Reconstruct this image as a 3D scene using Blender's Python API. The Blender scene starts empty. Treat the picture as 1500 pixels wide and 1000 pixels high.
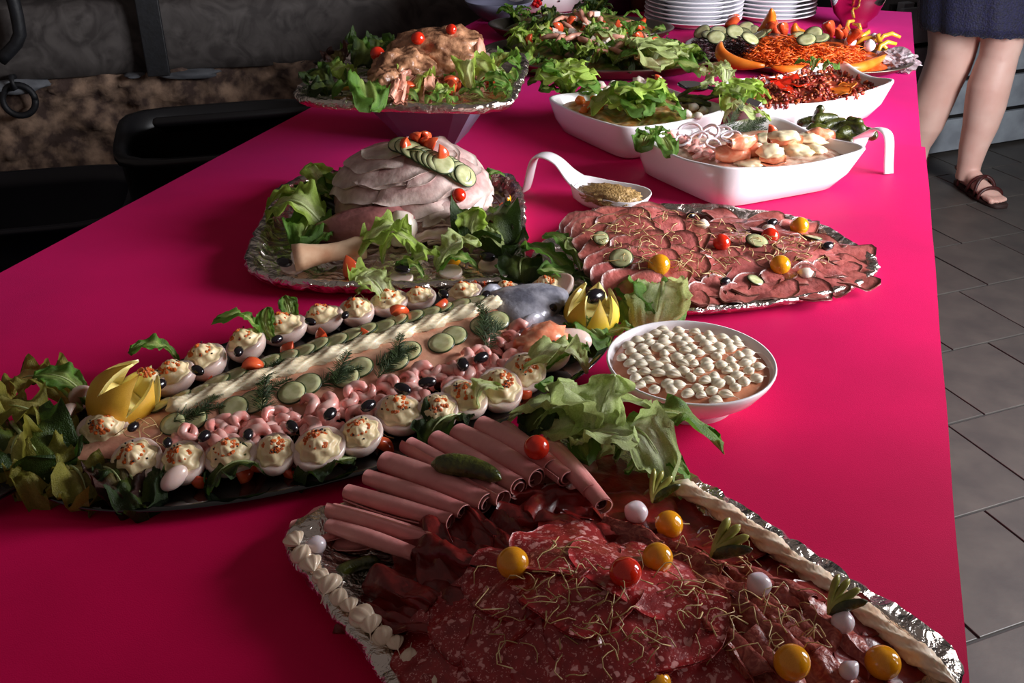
import bpy, bmesh, math, random
import numpy as np
from mathutils import Vector, Matrix, noise, Quaternion
from mathutils.bvhtree import BVHTree

R = math.radians
PI = math.pi
rnd = random.Random(7)
sc = bpy.context.scene
COL = bpy.data.collections.new('buffet')
sc.collection.children.link(COL)

# ------------------------------------------------------------------ camera
TZ = 0.75                      # table top height
FPX = 1450.0                   # focal length in pixels of the 1500x1000 frame
CAMZ = TZ + 0.57
PITCH = math.atan(800 / 1450)
YAW = R(18.75)
cam_d = bpy.data.cameras.new('camera')
cam = bpy.data.objects.new('camera', cam_d)
COL.objects.link(cam)
cam_d.sensor_width = 36
cam_d.lens = 36 * FPX / 1500
cam_d.clip_start = 0.02
cam.location = (0, 0, CAMZ)
cam.rotation_euler = (PI / 2 - PITCH, 0, YAW)
sc.camera = cam

# ------------------------------------------------------------------ world, lights, exposure
w = bpy.data.worlds.new('room_ambient')
sc.world = w
w.use_nodes = True
w.node_tree.nodes['Background'].inputs[0].default_value = (0.64, 0.53, 0.49, 1)
w.node_tree.nodes['Background'].inputs[1].default_value = 0.185


def area(name, loc, target, sx, sy, power, col):
    d = bpy.data.lights.new(name, 'AREA')
    d.shape = 'RECTANGLE'
    d.size, d.size_y, d.energy, d.color = sx, sy, power, col
    o = bpy.data.objects.new(name, d)
    COL.objects.link(o)
    o.location = loc
    o.rotation_euler = (Vector(target) - Vector(loc)).to_track_quat('-Z', 'Y').to_euler()
    return o


area('window_daylight', (1.62, 1.72, 1.40), (0.0, 1.75, 0.95), 1.5, 1.15, 150, (0.96, 0.97, 1.0))
area('doorway_daylight', (-0.5, 6.2, 2.0), (-0.5, 2.5, 0.8), 1.0, 1.7, 18, (0.72, 0.78, 1.0))
vs = sc.view_settings
vs.view_transform = 'Standard'
vs.look = 'None'
vs.exposure = 0.0
vs.gamma = 1.0
vs.use_curve_mapping = False

# ------------------------------------------------------------------ projection helpers
CAMP = Vector((0, 0, CAMZ))
_c, _s = math.cos(PITCH), math.sin(PITCH)
_cy, _sy = math.cos(YAW), math.sin(YAW)


def ray(px, py):
    l = (px - 750) / FPX
    u = (500 - py) / FPX
    fw = _c + u * _s
    return Vector((l * _cy - fw * _sy, l * _sy + fw * _cy, u * _c - _s))


def T(px, py, h=0.0):
    """point at height h above the table top seen at a pixel of the photograph"""
    d = ray(px, py)
    t = (TZ + h - CAMZ) / d.z
    return CAMP + d * t


def F(px, py, z=0.0):
    d = ray(px, py)
    return CAMP + d * ((z - CAMZ) / d.z)


def proj(p):
    v = Vector(p) - CAMP
    lat = v.x * _cy + v.y * _sy
    fh = -v.x * _sy + v.y * _cy
    fw = fh * _c - v.z * _s
    up = fh * _s + v.z * _c
    return 750 + FPX * lat / fw, 500 - FPX * up / fw


def mpp(p):
    """metres per photograph pixel at p"""
    v = Vector(p) - CAMP
    fh = -v.x * _sy + v.y * _cy
    return (fh * _c - v.z * _s) / FPX


SUP = []


def mw(o):
    return (mw(o.parent) @ o.matrix_basis) if o.parent else o.matrix_basis.copy()


def reg(o):
    m = mw(o)
    me = o.data
    SUP.append(BVHTree.FromPolygons([m @ v.co for v in me.vertices], [tuple(p.vertices) for p in me.polygons]))
    return o


def cast(orig, d):
    best = None
    for b in SUP:
        h = b.ray_cast(orig, d)
        if h[0] is not None and (best is None or h[3] < best[2]):
            best = (h[0], h[1], h[3])
    return best


def hit(px, py, h=0.0):
    b = cast(CAMP, ray(px, py).normalized())
    if b is None:
        return T(px, py, h), Vector((0, 0, 1))
    n = b[1]
    if n.z < 0:
        n = -n
    return b[0], n


def down(x, y, z0=1.4):
    b = cast(Vector((x, y, z0)), Vector((0, 0, -1)))
    return b[0].z if b else TZ


# ------------------------------------------------------------------ naming helpers
ORDW = ['', 'first', 'second', 'third', 'fourth', 'fifth', 'sixth', 'seventh', 'eighth', 'ninth', 'tenth', 'eleventh', 'twelfth',
        'thirteenth', 'fourteenth', 'fifteenth', 'sixteenth', 'seventeenth', 'eighteenth', 'nineteenth', 'twentieth']
TENS = {2: 'twenty', 3: 'thirty', 4: 'forty', 5: 'fifty', 6: 'sixty', 7: 'seventy', 8: 'eighty'}


def ordw(n):
    if n <= 20:
        return ORDW[n]
    t, u = divmod(n, 10)
    if u == 0:
        return TENS[t][:-1] + 'ieth'
    return TENS[t] + '-' + ORDW[u]


def tag(o, label=None, cat=None, group=None, kind=None):
    if label:
        o['label'] = label
    if cat:
        o['category'] = cat
    if group:
        o['group'] = group
    if kind:
        o['kind'] = kind
    return o


SERIES = {}


def series(key, o, fmt, cat, group, axis='x'):
    """collect alike things; labelled in the end by their order in view ({} takes the ordinal)"""
    SERIES.setdefault(key, [fmt, cat, group, axis, []])[4].append(o)
    return o


def finish_series():
    for fmt, cat, group, axis, obs in SERIES.values():
        def k(o):
            p = proj(mw(o).translation)
            return p[0] if axis == 'x' else (-p[0] if axis == '-x' else (p[1] if axis == 'y' else (-p[1] if axis == '-y' else mw(o).translation.z)))
        obs.sort(key=k)
        if len(obs) == 1:
            tag(obs[0], fmt.replace('{} ', '').replace(' from the left', '').replace(' from the right', ''), cat)
            continue
        for i, o in enumerate(obs):
            tag(o, fmt.format(ordw(i + 1)), cat, group)


# ------------------------------------------------------------------ mesh helpers
def lin(c):
    if isinstance(c, str):
        c = c.lstrip('#')
        c = [int(c[i:i + 2], 16) / 255 for i in (0, 2, 4)]
    else:
        c = [x / 255 for x in c]
    return tuple((x / 12.92 if x <= 0.04045 else ((x + 0.055) / 1.055) ** 2.4) for x in c)


def mesh(name, verts, faces, mat=None, smooth=True, cols=None):
    me = bpy.data.meshes.new(name)
    me.from_pydata([tuple(v) for v in verts], [], [tuple(f) for f in faces])
    if smooth:
        me.polygons.foreach_set('use_smooth', [True] * len(me.polygons))
    if cols is not None:
        a = me.attributes.new('Col', 'FLOAT_COLOR', 'POINT')
        a.data.foreach_set('color', np.array([(c[0], c[1], c[2], 1) for c in cols], dtype=np.float32).ravel())
    if mat:
        me.materials.append(mat)
    me.update()
    return me


def ob(name, me, parent=None, loc=None, mtx=None, scale=None, rot=None):
    o = bpy.data.objects.new(name, me)
    COL.objects.link(o)
    if parent:
        o.parent = parent
    if mtx is not None:
        o.matrix_basis = mtx
    else:
        if loc is not None:
            o.location = loc
        if rot is not None:
            o.rotation_euler = rot
        if scale is not None:
            o.scale = (scale,) * 3 if isinstance(scale, (int, float)) else scale
    return o


def mk(name, vf, mat, parent=None, loc=None, smooth=True, cols=None, recentre=True):
    """mesh in world coordinates -> object with its origin at the centre of its base"""
    v, f = vf[0], vf[1]
    if cols is None and len(vf) > 2:
        cols = vf[2]
    v = [Vector(p) for p in v]
    if parent is not None:
        inv = mw(parent).inverted()
        return ob(name, mesh(name, [inv @ p for p in v], f, mat, smooth, cols), parent)
    if recentre and loc is None:
        loc = Vector((sum(p.x for p in v) / len(v), sum(p.y for p in v) / len(v), min(p.z for p in v)))
    loc = Vector(loc) if loc is not None else Vector((0, 0, 0))
    return ob(name, mesh(name, [p - loc for p in v], f, mat, smooth, cols), None, loc)


def empty(name, loc=(0, 0, 0), rz=0, mtx=None):
    o = bpy.data.objects.new(name, None)
    COL.objects.link(o)
    o.empty_display_size = 0.02
    if mtx is not None:
        o.matrix_basis = mtx
    else:
        o.location = loc
        o.rotation_euler = (0, 0, rz)
    return o


def frame(p, n, spin=0.0, scale=1.0):
    """matrix with z along n"""
    n = Vector(n).normalized()
    q = Vector((0, 0, 1)).rotation_difference(n)
    s = Matrix.Scale(scale, 4) if isinstance(scale, (int, float)) else Matrix.Diagonal((*scale, 1))
    return Matrix.Translation(p) @ (q @ Quaternion((0, 0, 1), spin)).to_matrix().to_4x4() @ s


def along(a, b, up=(0, 0, 1), scale=1.0, roll=0.0):
    """matrix with x along a->b, z near up"""
    a, b = Vector(a), Vector(b)
    x = (b - a).normalized()
    y = Vector(up).cross(x).normalized()
    z = x.cross(y)
    m = Matrix((x, y, z)).transposed().to_4x4()
    s = Matrix.Scale(scale, 4) if isinstance(scale, (int, float)) else Matrix.Diagonal((*scale, 1))
    return Matrix.Translation(a) @ m @ Matrix.Rotation(roll, 4, 'X') @ s


def gridf(nu, nv, cu=False, cv=False, off=0):
    f = []
    for i in range(nu if cu else nu - 1):
        for j in range(nv if cv else nv - 1):
            a, b = i * nv + j, i * nv + (j + 1) % nv
            c, d = ((i + 1) % nu) * nv + (j + 1) % nv, ((i + 1) % nu) * nv + j
            f.append((a + off, b + off, c + off, d + off))
    return f


def grid(nu, nv, fn, cu=False, cv=False):
    vs_ = [fn(i / (nu if cu else nu - 1), j / (nv if cv else nv - 1)) for i in range(nu) for j in range(nv)]
    return vs_, gridf(nu, nv, cu, cv)


def rings(rs, cap0=True, cap1=True):
    """loft of closed rings (each a list of n points)"""
    n = len(rs[0])
    v = [p for r in rs for p in r]
    f = gridf(len(rs), n, False, True)
    if cap0:
        f.append(tuple(range(n))[::-1])
    if cap1:
        f.append(tuple((len(rs) - 1) * n + i for i in range(n)))
    return v, f


def tube(pts, r, n=8, cap=True, sq=None):
    pts = [Vector(p) for p in pts]
    m = len(pts)
    rr = r if hasattr(r, '__len__') else [r] * m
    t0 = (pts[1] - pts[0]).normalized()
    u = t0.orthogonal().normalized()
    rs = []
    for i, p in enumerate(pts):
        t = (pts[min(i + 1, m - 1)] - pts[max(i - 1, 0)]).normalized()
        u = (u - t * u.dot(t)).normalized()
        b = t.cross(u)
        rs.append([p + (u * math.cos(2 * PI * k / n) + b * math.sin(2 * PI * k / n) * (sq or 1)) * rr[i] for k in range(n)])
    return rings(rs, cap, cap)


def lathe(prof, n=32, fn=None, cap0=False, cap1=False):
    rs = [[Vector((r * math.cos(2 * PI * k / n), r * math.sin(2 * PI * k / n), z)) for k in range(n)] for r, z in prof]
    if fn:
        rs = [[fn(p, i) for p in ring] for i, ring in enumerate(rs)]
    return rings(rs, cap0, cap1)


_ico = {}


def ico(sub=2):
    if sub not in _ico:
        bm = bmesh.new()
        bmesh.ops.create_icosphere(bm, subdivisions=sub, radius=1)
        _ico[sub] = ([v.co.copy() for v in bm.verts], [tuple(v.index for v in f.verts) for f in bm.faces])
        bm.free()
    return _ico[sub]


def blob(rx, ry, rz, sub=2, fn=None):
    v, f = ico(sub)
    v = [Vector((p.x * rx, p.y * ry, p.z * rz)) for p in v]
    if fn:
        v = [fn(p) for p in v]
    return v, f


def lump(rx, ry, rz, sub=3, amp=0.2, sc_=3.0, seed=0, oct_=3):
    v, f = ico(sub)
    o = Vector((seed * 7.3, seed * 3.1, seed * 1.7))
    out = []
    for p in v:
        k = 1 + amp * noise.fractal(p * sc_ + o, 1.0, 2.0, oct_)
        out.append(Vector((p.x * rx * k, p.y * ry * k, p.z * rz * k)))
    return out, f


def box(x0, x1, y0, y1, z0, z1, bev=0.0):
    bm = bmesh.new()
    bmesh.ops.create_cube(bm, size=1)
    for v in bm.verts:
        v.co = Vector((x0 + (v.co.x + .5) * (x1 - x0), y0 + (v.co.y + .5) * (y1 - y0), z0 + (v.co.z + .5) * (z1 - z0)))
    if bev:
        bmesh.ops.bevel(bm, geom=list(bm.edges), offset=bev, segments=2, affect='EDGES', profile=0.5)
    bm.verts.index_update()
    r = ([v.co.copy() for v in bm.verts], [tuple(v.index for v in f.verts) for f in bm.faces])
    bm.free()
    return r


def join(parts):
    V_, F_, C_ = [], [], []
    for p in parts:
        o = len(V_)
        V_ += list(p[0])
        F_ += [tuple(i + o for i in f) for f in p[1]]
        if len(p) > 2:
            C_ += list(p[2])
    return (V_, F_, C_) if C_ else (V_, F_)


def xf(vf, m):
    return ([m @ Vector(p) for p in vf[0]],) + tuple(vf[1:])


def fr(x, y, z, o=3):
    return noise.fractal(Vector((x, y, z)), 1.0, 2.0, o)


def sm(a, b, x):
    t = min(1, max(0, (x - a) / (b - a)))
    return t * t * (3 - 2 * t)


def mix(a, b, t):
    return tuple(a[i] + (b[i] - a[i]) * t for i in range(3))


# ------------------------------------------------------------------ materials
def mat(name, col, col2=None, scale=30, rough=0.5, bump=0.0, bscale=None, metal=0.0, sss=0.0, spec=0.5, coat=0.0, vcol=False,
        rand=0.0, trans=0.0, translucent=0.0, lo=0.35, hi=0.65, detail=4, distort=0.0, sssr=(0.01, 0.005, 0.003), sheen=0.0, sheencol=None):
    m = bpy.data.materials.new(name)
    m.use_nodes = True
    nt = m.node_tree
    N, K = nt.nodes, nt.links
    b = N['Principled BSDF']
    tc = N.new('ShaderNodeTexCoord')
    src = None
    c1 = lin(col) + (1,) if col is not None else (1, 1, 1, 1)
    if vcol:
        a = N.new('ShaderNodeAttribute')
        a.attribute_name = 'Col'
        src = a.outputs['Color']
    if col2 is not None:
        nz = N.new('ShaderNodeTexNoise')
        nz.inputs['Scale'].default_value = scale
        nz.inputs['Detail'].default_value = detail
        nz.inputs['Distortion'].default_value = distort
        K.new(tc.outputs['Object'], nz.inputs['Vector'])
        rp = N.new('ShaderNodeValToRGB')
        rp.color_ramp.elements[0].position = lo
        rp.color_ramp.elements[1].position = hi
        rp.color_ramp.elements[0].color = c1
        rp.color_ramp.elements[1].color = lin(col2) + (1,)
        K.new(nz.outputs['Fac'], rp.inputs['Fac'])
        if src is not None:
            mx = N.new('ShaderNodeMix')
            mx.data_type = 'RGBA'
            mx.blend_type = 'MULTIPLY'
            mx.inputs['Factor'].default_value = 1
            K.new(src, mx.inputs[6])
            K.new(rp.outputs['Color'], mx.inputs[7])
            src = mx.outputs[2]
        else:
            src = rp.outputs['Color']
    if rand:
        oi = N.new('ShaderNodeObjectInfo')
        mr = N.new('ShaderNodeMapRange')
        mr.inputs['To Min'].default_value = 1 - rand
        mr.inputs['To Max'].default_value = 1 + rand
        K.new(oi.outputs['Random'], mr.inputs['Value'])
        hs = N.new('ShaderNodeHueSaturation')
        if src is not None:
            K.new(src, hs.inputs['Color'])
        else:
            hs.inputs['Color'].default_value = c1
        K.new(mr.outputs['Result'], hs.inputs['Value'])
        src = hs.outputs['Color']
    if src is not None:
        K.new(src, b.inputs['Base Color'])
    else:
        b.inputs['Base Color'].default_value = c1
    b.inputs['Roughness'].default_value = rough
    b.inputs['Metallic'].default_value = metal
    b.inputs['Specular IOR Level'].default_value = spec
    b.inputs['Coat Weight'].default_value = coat
    b.inputs['Coat Roughness'].default_value = 0.08
    b.inputs['Transmission Weight'].default_value = trans
    if sheen:
        b.inputs['Sheen Weight'].default_value = sheen
        b.inputs['Sheen Roughness'].default_value = 0.4
        if sheencol:
            b.inputs['Sheen Tint'].default_value = lin(sheencol) + (1,)
    if sss:
        b.inputs['Subsurface Weight'].default_value = sss
        b.inputs['Subsurface Radius'].default_value = (1, .5, .3)
        b.inputs['Subsurface Scale'].default_value = sssr[0]
    if bump:
        n2 = N.new('ShaderNodeTexNoise')
        n2.inputs['Scale'].default_value = bscale or scale * 2
        n2.inputs['Detail'].default_value = 3
        K.new(tc.outputs['Object'], n2.inputs['Vector'])
        bp = N.new('ShaderNodeBump')
        bp.inputs['Strength'].default_value = bump
        bp.inputs['Distance'].default_value = 0.004
        K.new(n2.outputs['Fac'], bp.inputs['Height'])
        K.new(bp.outputs['Normal'], b.inputs['Normal'])
    if translucent:
        tl = N.new('ShaderNodeBsdfTranslucent')
        if src is not None:
            K.new(src, tl.inputs['Color'])
        else:
            tl.inputs['Color'].default_value = c1
        ms = N.new('ShaderNodeMixShader')
        ms.inputs['Fac'].default_value = translucent
        K.new(b.outputs['BSDF'], ms.inputs[1])
        K.new(tl.outputs['BSDF'], ms.inputs[2])
        K.new(ms.outputs['Shader'], N['Material Output'].inputs['Surface'])
    return m


def foil_mat(name, tint):
    m = mat(name, tint, None, rough=0.22, metal=1.0)
    nt = m.node_tree
    N, K = nt.nodes, nt.links
    tc = N.new('ShaderNodeTexCoord')
    v = N.new('ShaderNodeTexVoronoi')
    v.inputs['Scale'].default_value = 55
    n1 = N.new('ShaderNodeTexNoise')
    n1.inputs['Scale'].default_value = 38
    n1.inputs['Detail'].default_value = 5
    n1.inputs['Distortion'].default_value = 1.2
    K.new(tc.outputs['Object'], v.inputs['Vector'])
    K.new(tc.outputs['Object'], n1.inputs['Vector'])
    ad = N.new('ShaderNodeMath')
    ad.operation = 'MULTIPLY_ADD'
    ad.inputs[1].default_value = 0.45
    K.new(v.outputs['Distance'], ad.inputs[0])
    K.new(n1.outputs['Fac'], ad.inputs[2])
    bp = N.new('ShaderNodeBump')
    bp.inputs['Strength'].default_value = 0.85
    bp.inputs['Distance'].default_value = 0.012
    K.new(ad.outputs[0], bp.inputs['Height'])
    K.new(bp.outputs['Normal'], N['Principled BSDF'].inputs['Normal'])
    return m


def spot_mat(name, meat, fat, scale, size, meat2=None, rough=0.35):
    """sausage meat with separate bits of fat"""
    m = mat(name, meat, meat2 or meat, scale=scale * .5, rough=rough, bump=0.25, bscale=scale, coat=0.15)
    nt = m.node_tree
    N, K = nt.nodes, nt.links
    b = N['Principled BSDF']
    src = b.inputs['Base Color'].links[0].from_socket
    tc = N.new('ShaderNodeTexCoord')
    for s_, z_ in ((scale, size), (scale * 2.2, size * .8)):
        v = N.new('ShaderNodeTexVoronoi')
        v.inputs['Scale'].default_value = s_
        nz = N.new('ShaderNodeTexNoise')
        nz.inputs['Scale'].default_value = s_ * 1.1
        mxv = N.new('ShaderNodeMix')
        mxv.data_type = 'RGBA'
        mxv.inputs['Factor'].default_value = 0.012
        K.new(tc.outputs['Object'], nz.inputs['Vector'])
        K.new(tc.outputs['Object'], mxv.inputs[6])
        K.new(nz.outputs['Color'], mxv.inputs[7])
        K.new(mxv.outputs[2], v.inputs['Vector'])
        rp = N.new('ShaderNodeValToRGB')
        rp.color_ramp.elements[0].position = z_
        rp.color_ramp.elements[1].position = z_ + .1
        rp.color_ramp.elements[0].color = (1, 1, 1, 1)
        rp.color_ramp.elements[1].color = (0, 0, 0, 1)
        K.new(v.outputs['Distance'], rp.inputs['Fac'])
        sep = N.new('ShaderNodeSeparateColor')
        K.new(v.outputs['Color'], sep.inputs['Color'])
        gt = N.new('ShaderNodeMath')
        gt.operation = 'GREATER_THAN'
        gt.inputs[1].default_value = 0.35
        K.new(sep.outputs[0], gt.inputs[0])
        ml = N.new('ShaderNodeMath')
        ml.operation = 'MULTIPLY'
        K.new(rp.outputs['Color'], ml.inputs[0])
        K.new(gt.outputs[0], ml.inputs[1])
        mx = N.new('ShaderNodeMix')
        mx.data_type = 'RGBA'
        K.new(ml.outputs[0], mx.inputs['Factor'])
        K.new(src, mx.inputs[6])
        mx.inputs[7].default_value = lin(fat) + (1,)
        src = mx.outputs[2]
    K.new(src, b.inputs['Base Color'])
    return m


M = {}
M['cloth'] = mat('pink_cloth', (214, 0, 75), (200, 0, 68), scale=6, rough=0.6, bump=0.12, bscale=900, spec=0.14, sheen=0.16, sheencol=(225, 110, 255))
M['cloth_far'] = mat('pink_cloth_far', (212, 0, 84), (198, 0, 74), scale=6, rough=0.6, bump=0.12, bscale=900, spec=0.14, sheen=0.16, sheencol=(225, 110, 255))
M['tablewood'] = mat('table_wood', (90, 66, 45), (70, 50, 34), scale=8, rough=0.6)
M['tile'] = mat('floor_tile', (74, 70, 66), (62, 59, 57), scale=9, rough=0.5, bump=0.1, bscale=60, rand=0.06)
M['grout'] = mat('grout', (40, 37, 36), (34, 32, 31), scale=30, rough=0.9)
M['stone'] = mat('rubble_stone', (72, 54, 48), (168, 138, 116), scale=16, rough=0.9, bump=1.0, bscale=40, detail=9, lo=.4, hi=.68)
M['greystone'] = mat('grey_stone', (120, 122, 128), (84, 86, 92), scale=9, rough=0.85, bump=0.4, bscale=40)
M['beam'] = mat('old_beam', (84, 78, 76), (52, 46, 45), scale=9, rough=0.75, bump=0.4, bscale=14, distort=2)
M['plasterdark'] = mat('dark_plaster', (40, 33, 31), (28, 24, 23), scale=4, rough=0.9)
M['iron'] = mat('iron', (20, 21, 27), (12, 12, 16), scale=40, rough=0.6, metal=0.0, bump=0.2)
M['bin'] = mat('black_plastic', (13, 13, 17), None, rough=0.45)
M['bluebin'] = mat('navy_plastic', (14, 17, 32), None, rough=0.5)
M['porcelain'] = mat('white_porcelain', (243, 236, 240), None, rough=0.16, spec=0.5, coat=0.3)
M['plate'] = mat('plate_glaze', (238, 236, 242), None, rough=0.14, coat=0.3)
M['foil'] = foil_mat('aluminium_foil', (225, 214, 205))
M['steel'] = mat('polished_steel', (205, 205, 210), None, rough=0.1, metal=1.0)
M['blackglass'] = mat('dark_glass', (7, 8, 8), None, rough=0.05, spec=0.6, coat=0.4)
M['stand'] = mat('grey_stand_plastic', (104, 104, 124), (96, 96, 116), scale=20, rough=0.35)
M['lettuce'] = mat('lettuce', (255, 255, 255), (226, 232, 206), scale=55, rough=0.38, bump=0.5, bscale=90, vcol=True, translucent=0.42, rand=0.12)
M['rib'] = mat('leaf_rib', (206, 214, 160), (180, 196, 130), scale=40, rough=0.4, translucent=0.2)
M['tomato'] = mat('red_tomato', (205, 26, 12), (222, 52, 20), scale=30, rough=0.14, coat=0.4, sss=0.15, rand=0.06)
M['ytomato'] = mat('yellow_tomato', (226, 140, 8), (240, 166, 30), scale=30, rough=0.14, coat=0.4, sss=0.15, rand=0.06)
M['tomflesh'] = mat('cut_tomato', (205, 58, 28), (228, 100, 56), scale=70, rough=0.25, coat=0.3, sss=0.1, rand=0.08)
M['onion'] = mat('pickled_onion', (232, 216, 220), (214, 196, 204), scale=30, rough=0.2, sss=0.3, coat=0.2)
M['gherkin'] = mat('gherkin', (84, 88, 20), (44, 50, 12), scale=120, rough=0.3, bump=0.5, bscale=260, coat=0.3, rand=0.1)
M['gherkinflesh'] = mat('gherkin_flesh', (178, 174, 90), (142, 140, 60), scale=80, rough=0.3, coat=0.2)
M['olive'] = mat('black_olive', (16, 12, 18), (26, 18, 26), scale=60, rough=0.2, coat=0.3)
M['ham'] = mat('pink_ham', (232, 156, 150), (218, 132, 130), scale=38, rough=0.4, bump=0.15, bscale=120, sss=0.12, rand=0.06)
M['ham_edge'] = mat('ham_edge', (224, 160, 150), (206, 130, 124), scale=40, rough=0.4)
M['shank'] = mat('shank_meat', (176, 112, 108), (132, 74, 74), scale=30, rough=0.35, bump=0.4, bscale=60, coat=0.3)
M['hamloose'] = mat('boiled_ham_loose', (214, 168, 166), (232, 206, 200), scale=40, rough=0.36, bump=0.2, bscale=100, coat=0.25)
M['bresaola'] = mat('dried_meat', (142, 34, 30), (108, 20, 18), scale=45, rough=0.33, bump=0.3, bscale=110, coat=0.15, translucent=0.12, rand=0.14, distort=1)
M['coppa'] = mat('coppa', (140, 48, 40), (186, 104, 86), scale=110, rough=0.4, bump=0.5, bscale=150, coat=0.1, rand=0.1, distort=2.5, lo=.42, hi=.7)
M['salami'] = spot_mat('salami', (168, 40, 42), (224, 152, 148), 135, 0.27, (136, 24, 28))
M['cream'] = mat('piped_cream', (244, 228, 196), (236, 214, 176), scale=40, rough=0.4, sss=0.15)
M['aspic_cream'] = mat('glazed_cream', (230, 192, 160), (246, 228, 206), scale=60, rough=0.28, coat=0.3, sss=0.1)
M['sprout'] = mat('sprout', (214, 186, 130), (186, 150, 96), scale=50, rough=0.4)
M['eggwhite'] = mat('egg_white', (240, 212, 200), (232, 200, 190), scale=20, rough=0.25, sss=0.3, coat=0.15)
M['filling'] = mat('egg_filling', (243, 220, 176), (236, 208, 160), scale=40, rough=0.4, sss=0.15)
M['roe'] = mat('orange_roe', (236, 92, 24), (248, 130, 44), scale=200, rough=0.2, bump=0.6, bscale=500, coat=0.3)
M['pepper'] = mat('pepper_speck', (20, 16, 14), None, rough=0.6)
M['fish'] = mat('poached_salmon', (226, 170, 140), (205, 136, 112), scale=45, rough=0.32, bump=0.3, bscale=90, coat=0.25)
M['fishskin'] = mat('salmon_skin', (196, 194, 206), (112, 112, 126), scale=38, rough=0.3, bump=0.3, bscale=120, coat=0.3, metal=0.15)
M['fishdark'] = mat('salmon_fin', (44, 38, 42), (70, 58, 58), scale=60, rough=0.4, bump=0.4, bscale=160)
M['cuke'] = mat('cucumber_flesh', (208, 206, 160), (182, 182, 130), scale=90, rough=0.25, coat=0.35, sss=0.2, rand=0.06)
M['cukeskin'] = mat('cucumber_skin', (34, 48, 22), (54, 70, 30), scale=60, rough=0.35)
M['dill'] = mat('dill', (70, 88, 44), (48, 66, 30), scale=60, rough=0.6, translucent=0.2)
M['shrimp'] = mat('shrimp', (236, 140, 130), (246, 196, 186), scale=70, rough=0.3, coat=0.2, sss=0.1, rand=0.08)
M['lemon'] = mat('lemon_peel', (240, 204, 62), (232, 190, 44), scale=60, rough=0.38, bump=0.35, bscale=420, sss=0.1)
M['lemonflesh'] = mat('lemon_flesh', (250, 236, 168), (244, 222, 130), scale=80, rough=0.25, coat=0.3, sss=0.2)
M['sauce'] = mat('cocktail_sauce', (196, 118, 84), (212, 142, 108), scale=60, rough=0.3, bump=0.2, bscale=100, coat=0.3)
M['dollop'] = mat('white_dollop', (248, 236, 214), (240, 222, 196), scale=50, rough=0.35, sss=0.15, coat=0.1)
M['beef'] = mat('rare_beef', (255, 255, 255), (214, 190, 186), scale=70, rough=0.38, bump=0.35, bscale=150, vcol=True, coat=0.2, rand=0.14)
M['porkslice'] = mat('boiled_ham', (255, 255, 255), (214, 200, 200), scale=50, rough=0.36, bump=0.25, bscale=110, vcol=True, coat=0.25, sss=0.06, rand=0.07)
M['roast'] = mat('roast_crust', (206, 150, 112), (104, 62, 38), scale=48, rough=0.42, bump=0.8, bscale=90, coat=0.2, detail=7)
M['roastflesh'] = mat('roast_flesh', (226, 166, 144), (206, 136, 112), scale=55, rough=0.4, bump=0.3, bscale=120, coat=0.15)
M['bone'] = mat('bone', (238, 204, 170), (206, 150, 116), scale=24, rough=0.4, bump=0.2, coat=0.15)
M['fat'] = mat('white_fat', (244, 232, 220), (232, 210, 196), scale=40, rough=0.35, coat=0.2, sss=0.2)
M['peppery'] = mat('yellow_pepper', (232, 158, 40), (240, 184, 70), scale=30, rough=0.25, coat=0.2)
M['melon'] = mat('melon_flesh', (234, 106, 22), (240, 132, 42), scale=30, rough=0.35, coat=0.15, sss=0.15)
M['melonrind'] = mat('melon_rind', (196, 176, 110), (160, 148, 84), scale=40, rough=0.6)
M['carrot'] = mat('grated_carrot', (236, 92, 22), (248, 120, 40), scale=60, rough=0.4, coat=0.15)
M['beet'] = mat('grated_beet', (60, 14, 28), (40, 8, 18), scale=60, rough=0.35, coat=0.2)
M['vfood'] = mat('mixed_food', (255, 255, 255), (200, 190, 180), scale=90, rough=0.38, bump=0.3, bscale=160, vcol=True, coat=0.15)
M['mustard'] = mat('grain_mustard', (188, 152, 96), (140, 104, 58), scale=220, rough=0.4, bump=0.8, bscale=320, coat=0.2)
M['smoked'] = mat('smoked_salmon', (240, 130, 92), (250, 176, 140), scale=55, rough=0.3, bump=0.2, bscale=100, coat=0.35, sss=0.15, distort=2)
M['mayo'] = mat('pale_mayonnaise', (248, 232, 196), (244, 222, 180), scale=30, rough=0.3, coat=0.25, sss=0.2)
M['film'] = mat('cling_film', (235, 215, 222), None, rough=0.2, spec=0.6, trans=0.6)
M['skin'] = mat('skin', (228, 192, 178), (216, 172, 158), scale=9, rough=0.5, sss=0.12, bump=0.05)
M['nail'] = mat('toe_nail', (226, 180, 166), None, rough=0.3)
M['strap'] = mat('sandal_leather', (70, 22, 20), (52, 16, 15), scale=40, rough=0.45)
M['sole'] = mat('sandal_sole', (44, 26, 22), None, rough=0.7)
M['skirt'] = mat('navy_lace', (24, 24, 66), (12, 12, 36), scale=130, rough=0.7, bump=0.9, bscale=170, sheen=0.3)
M['crate'] = mat('grey_painted_wood', (150, 158, 166), (120, 126, 134), scale=8, rough=0.6)
M['gap_shade'] = mat('hollow_shade', (26, 24, 24), None, rough=0.9)  # dark colour stands in for shade between slats and in the hole
# ------------------------------------------------------------------ the room
def struct(name, vf, m, label=None, cat=None, smooth=False, parent=None):
    o = mk(name, vf, m, parent, loc=(0, 0, 0) if parent is None else None, smooth=smooth)
    if parent is None:
        tag(o, label, cat, kind='structure')
    return o


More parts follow.
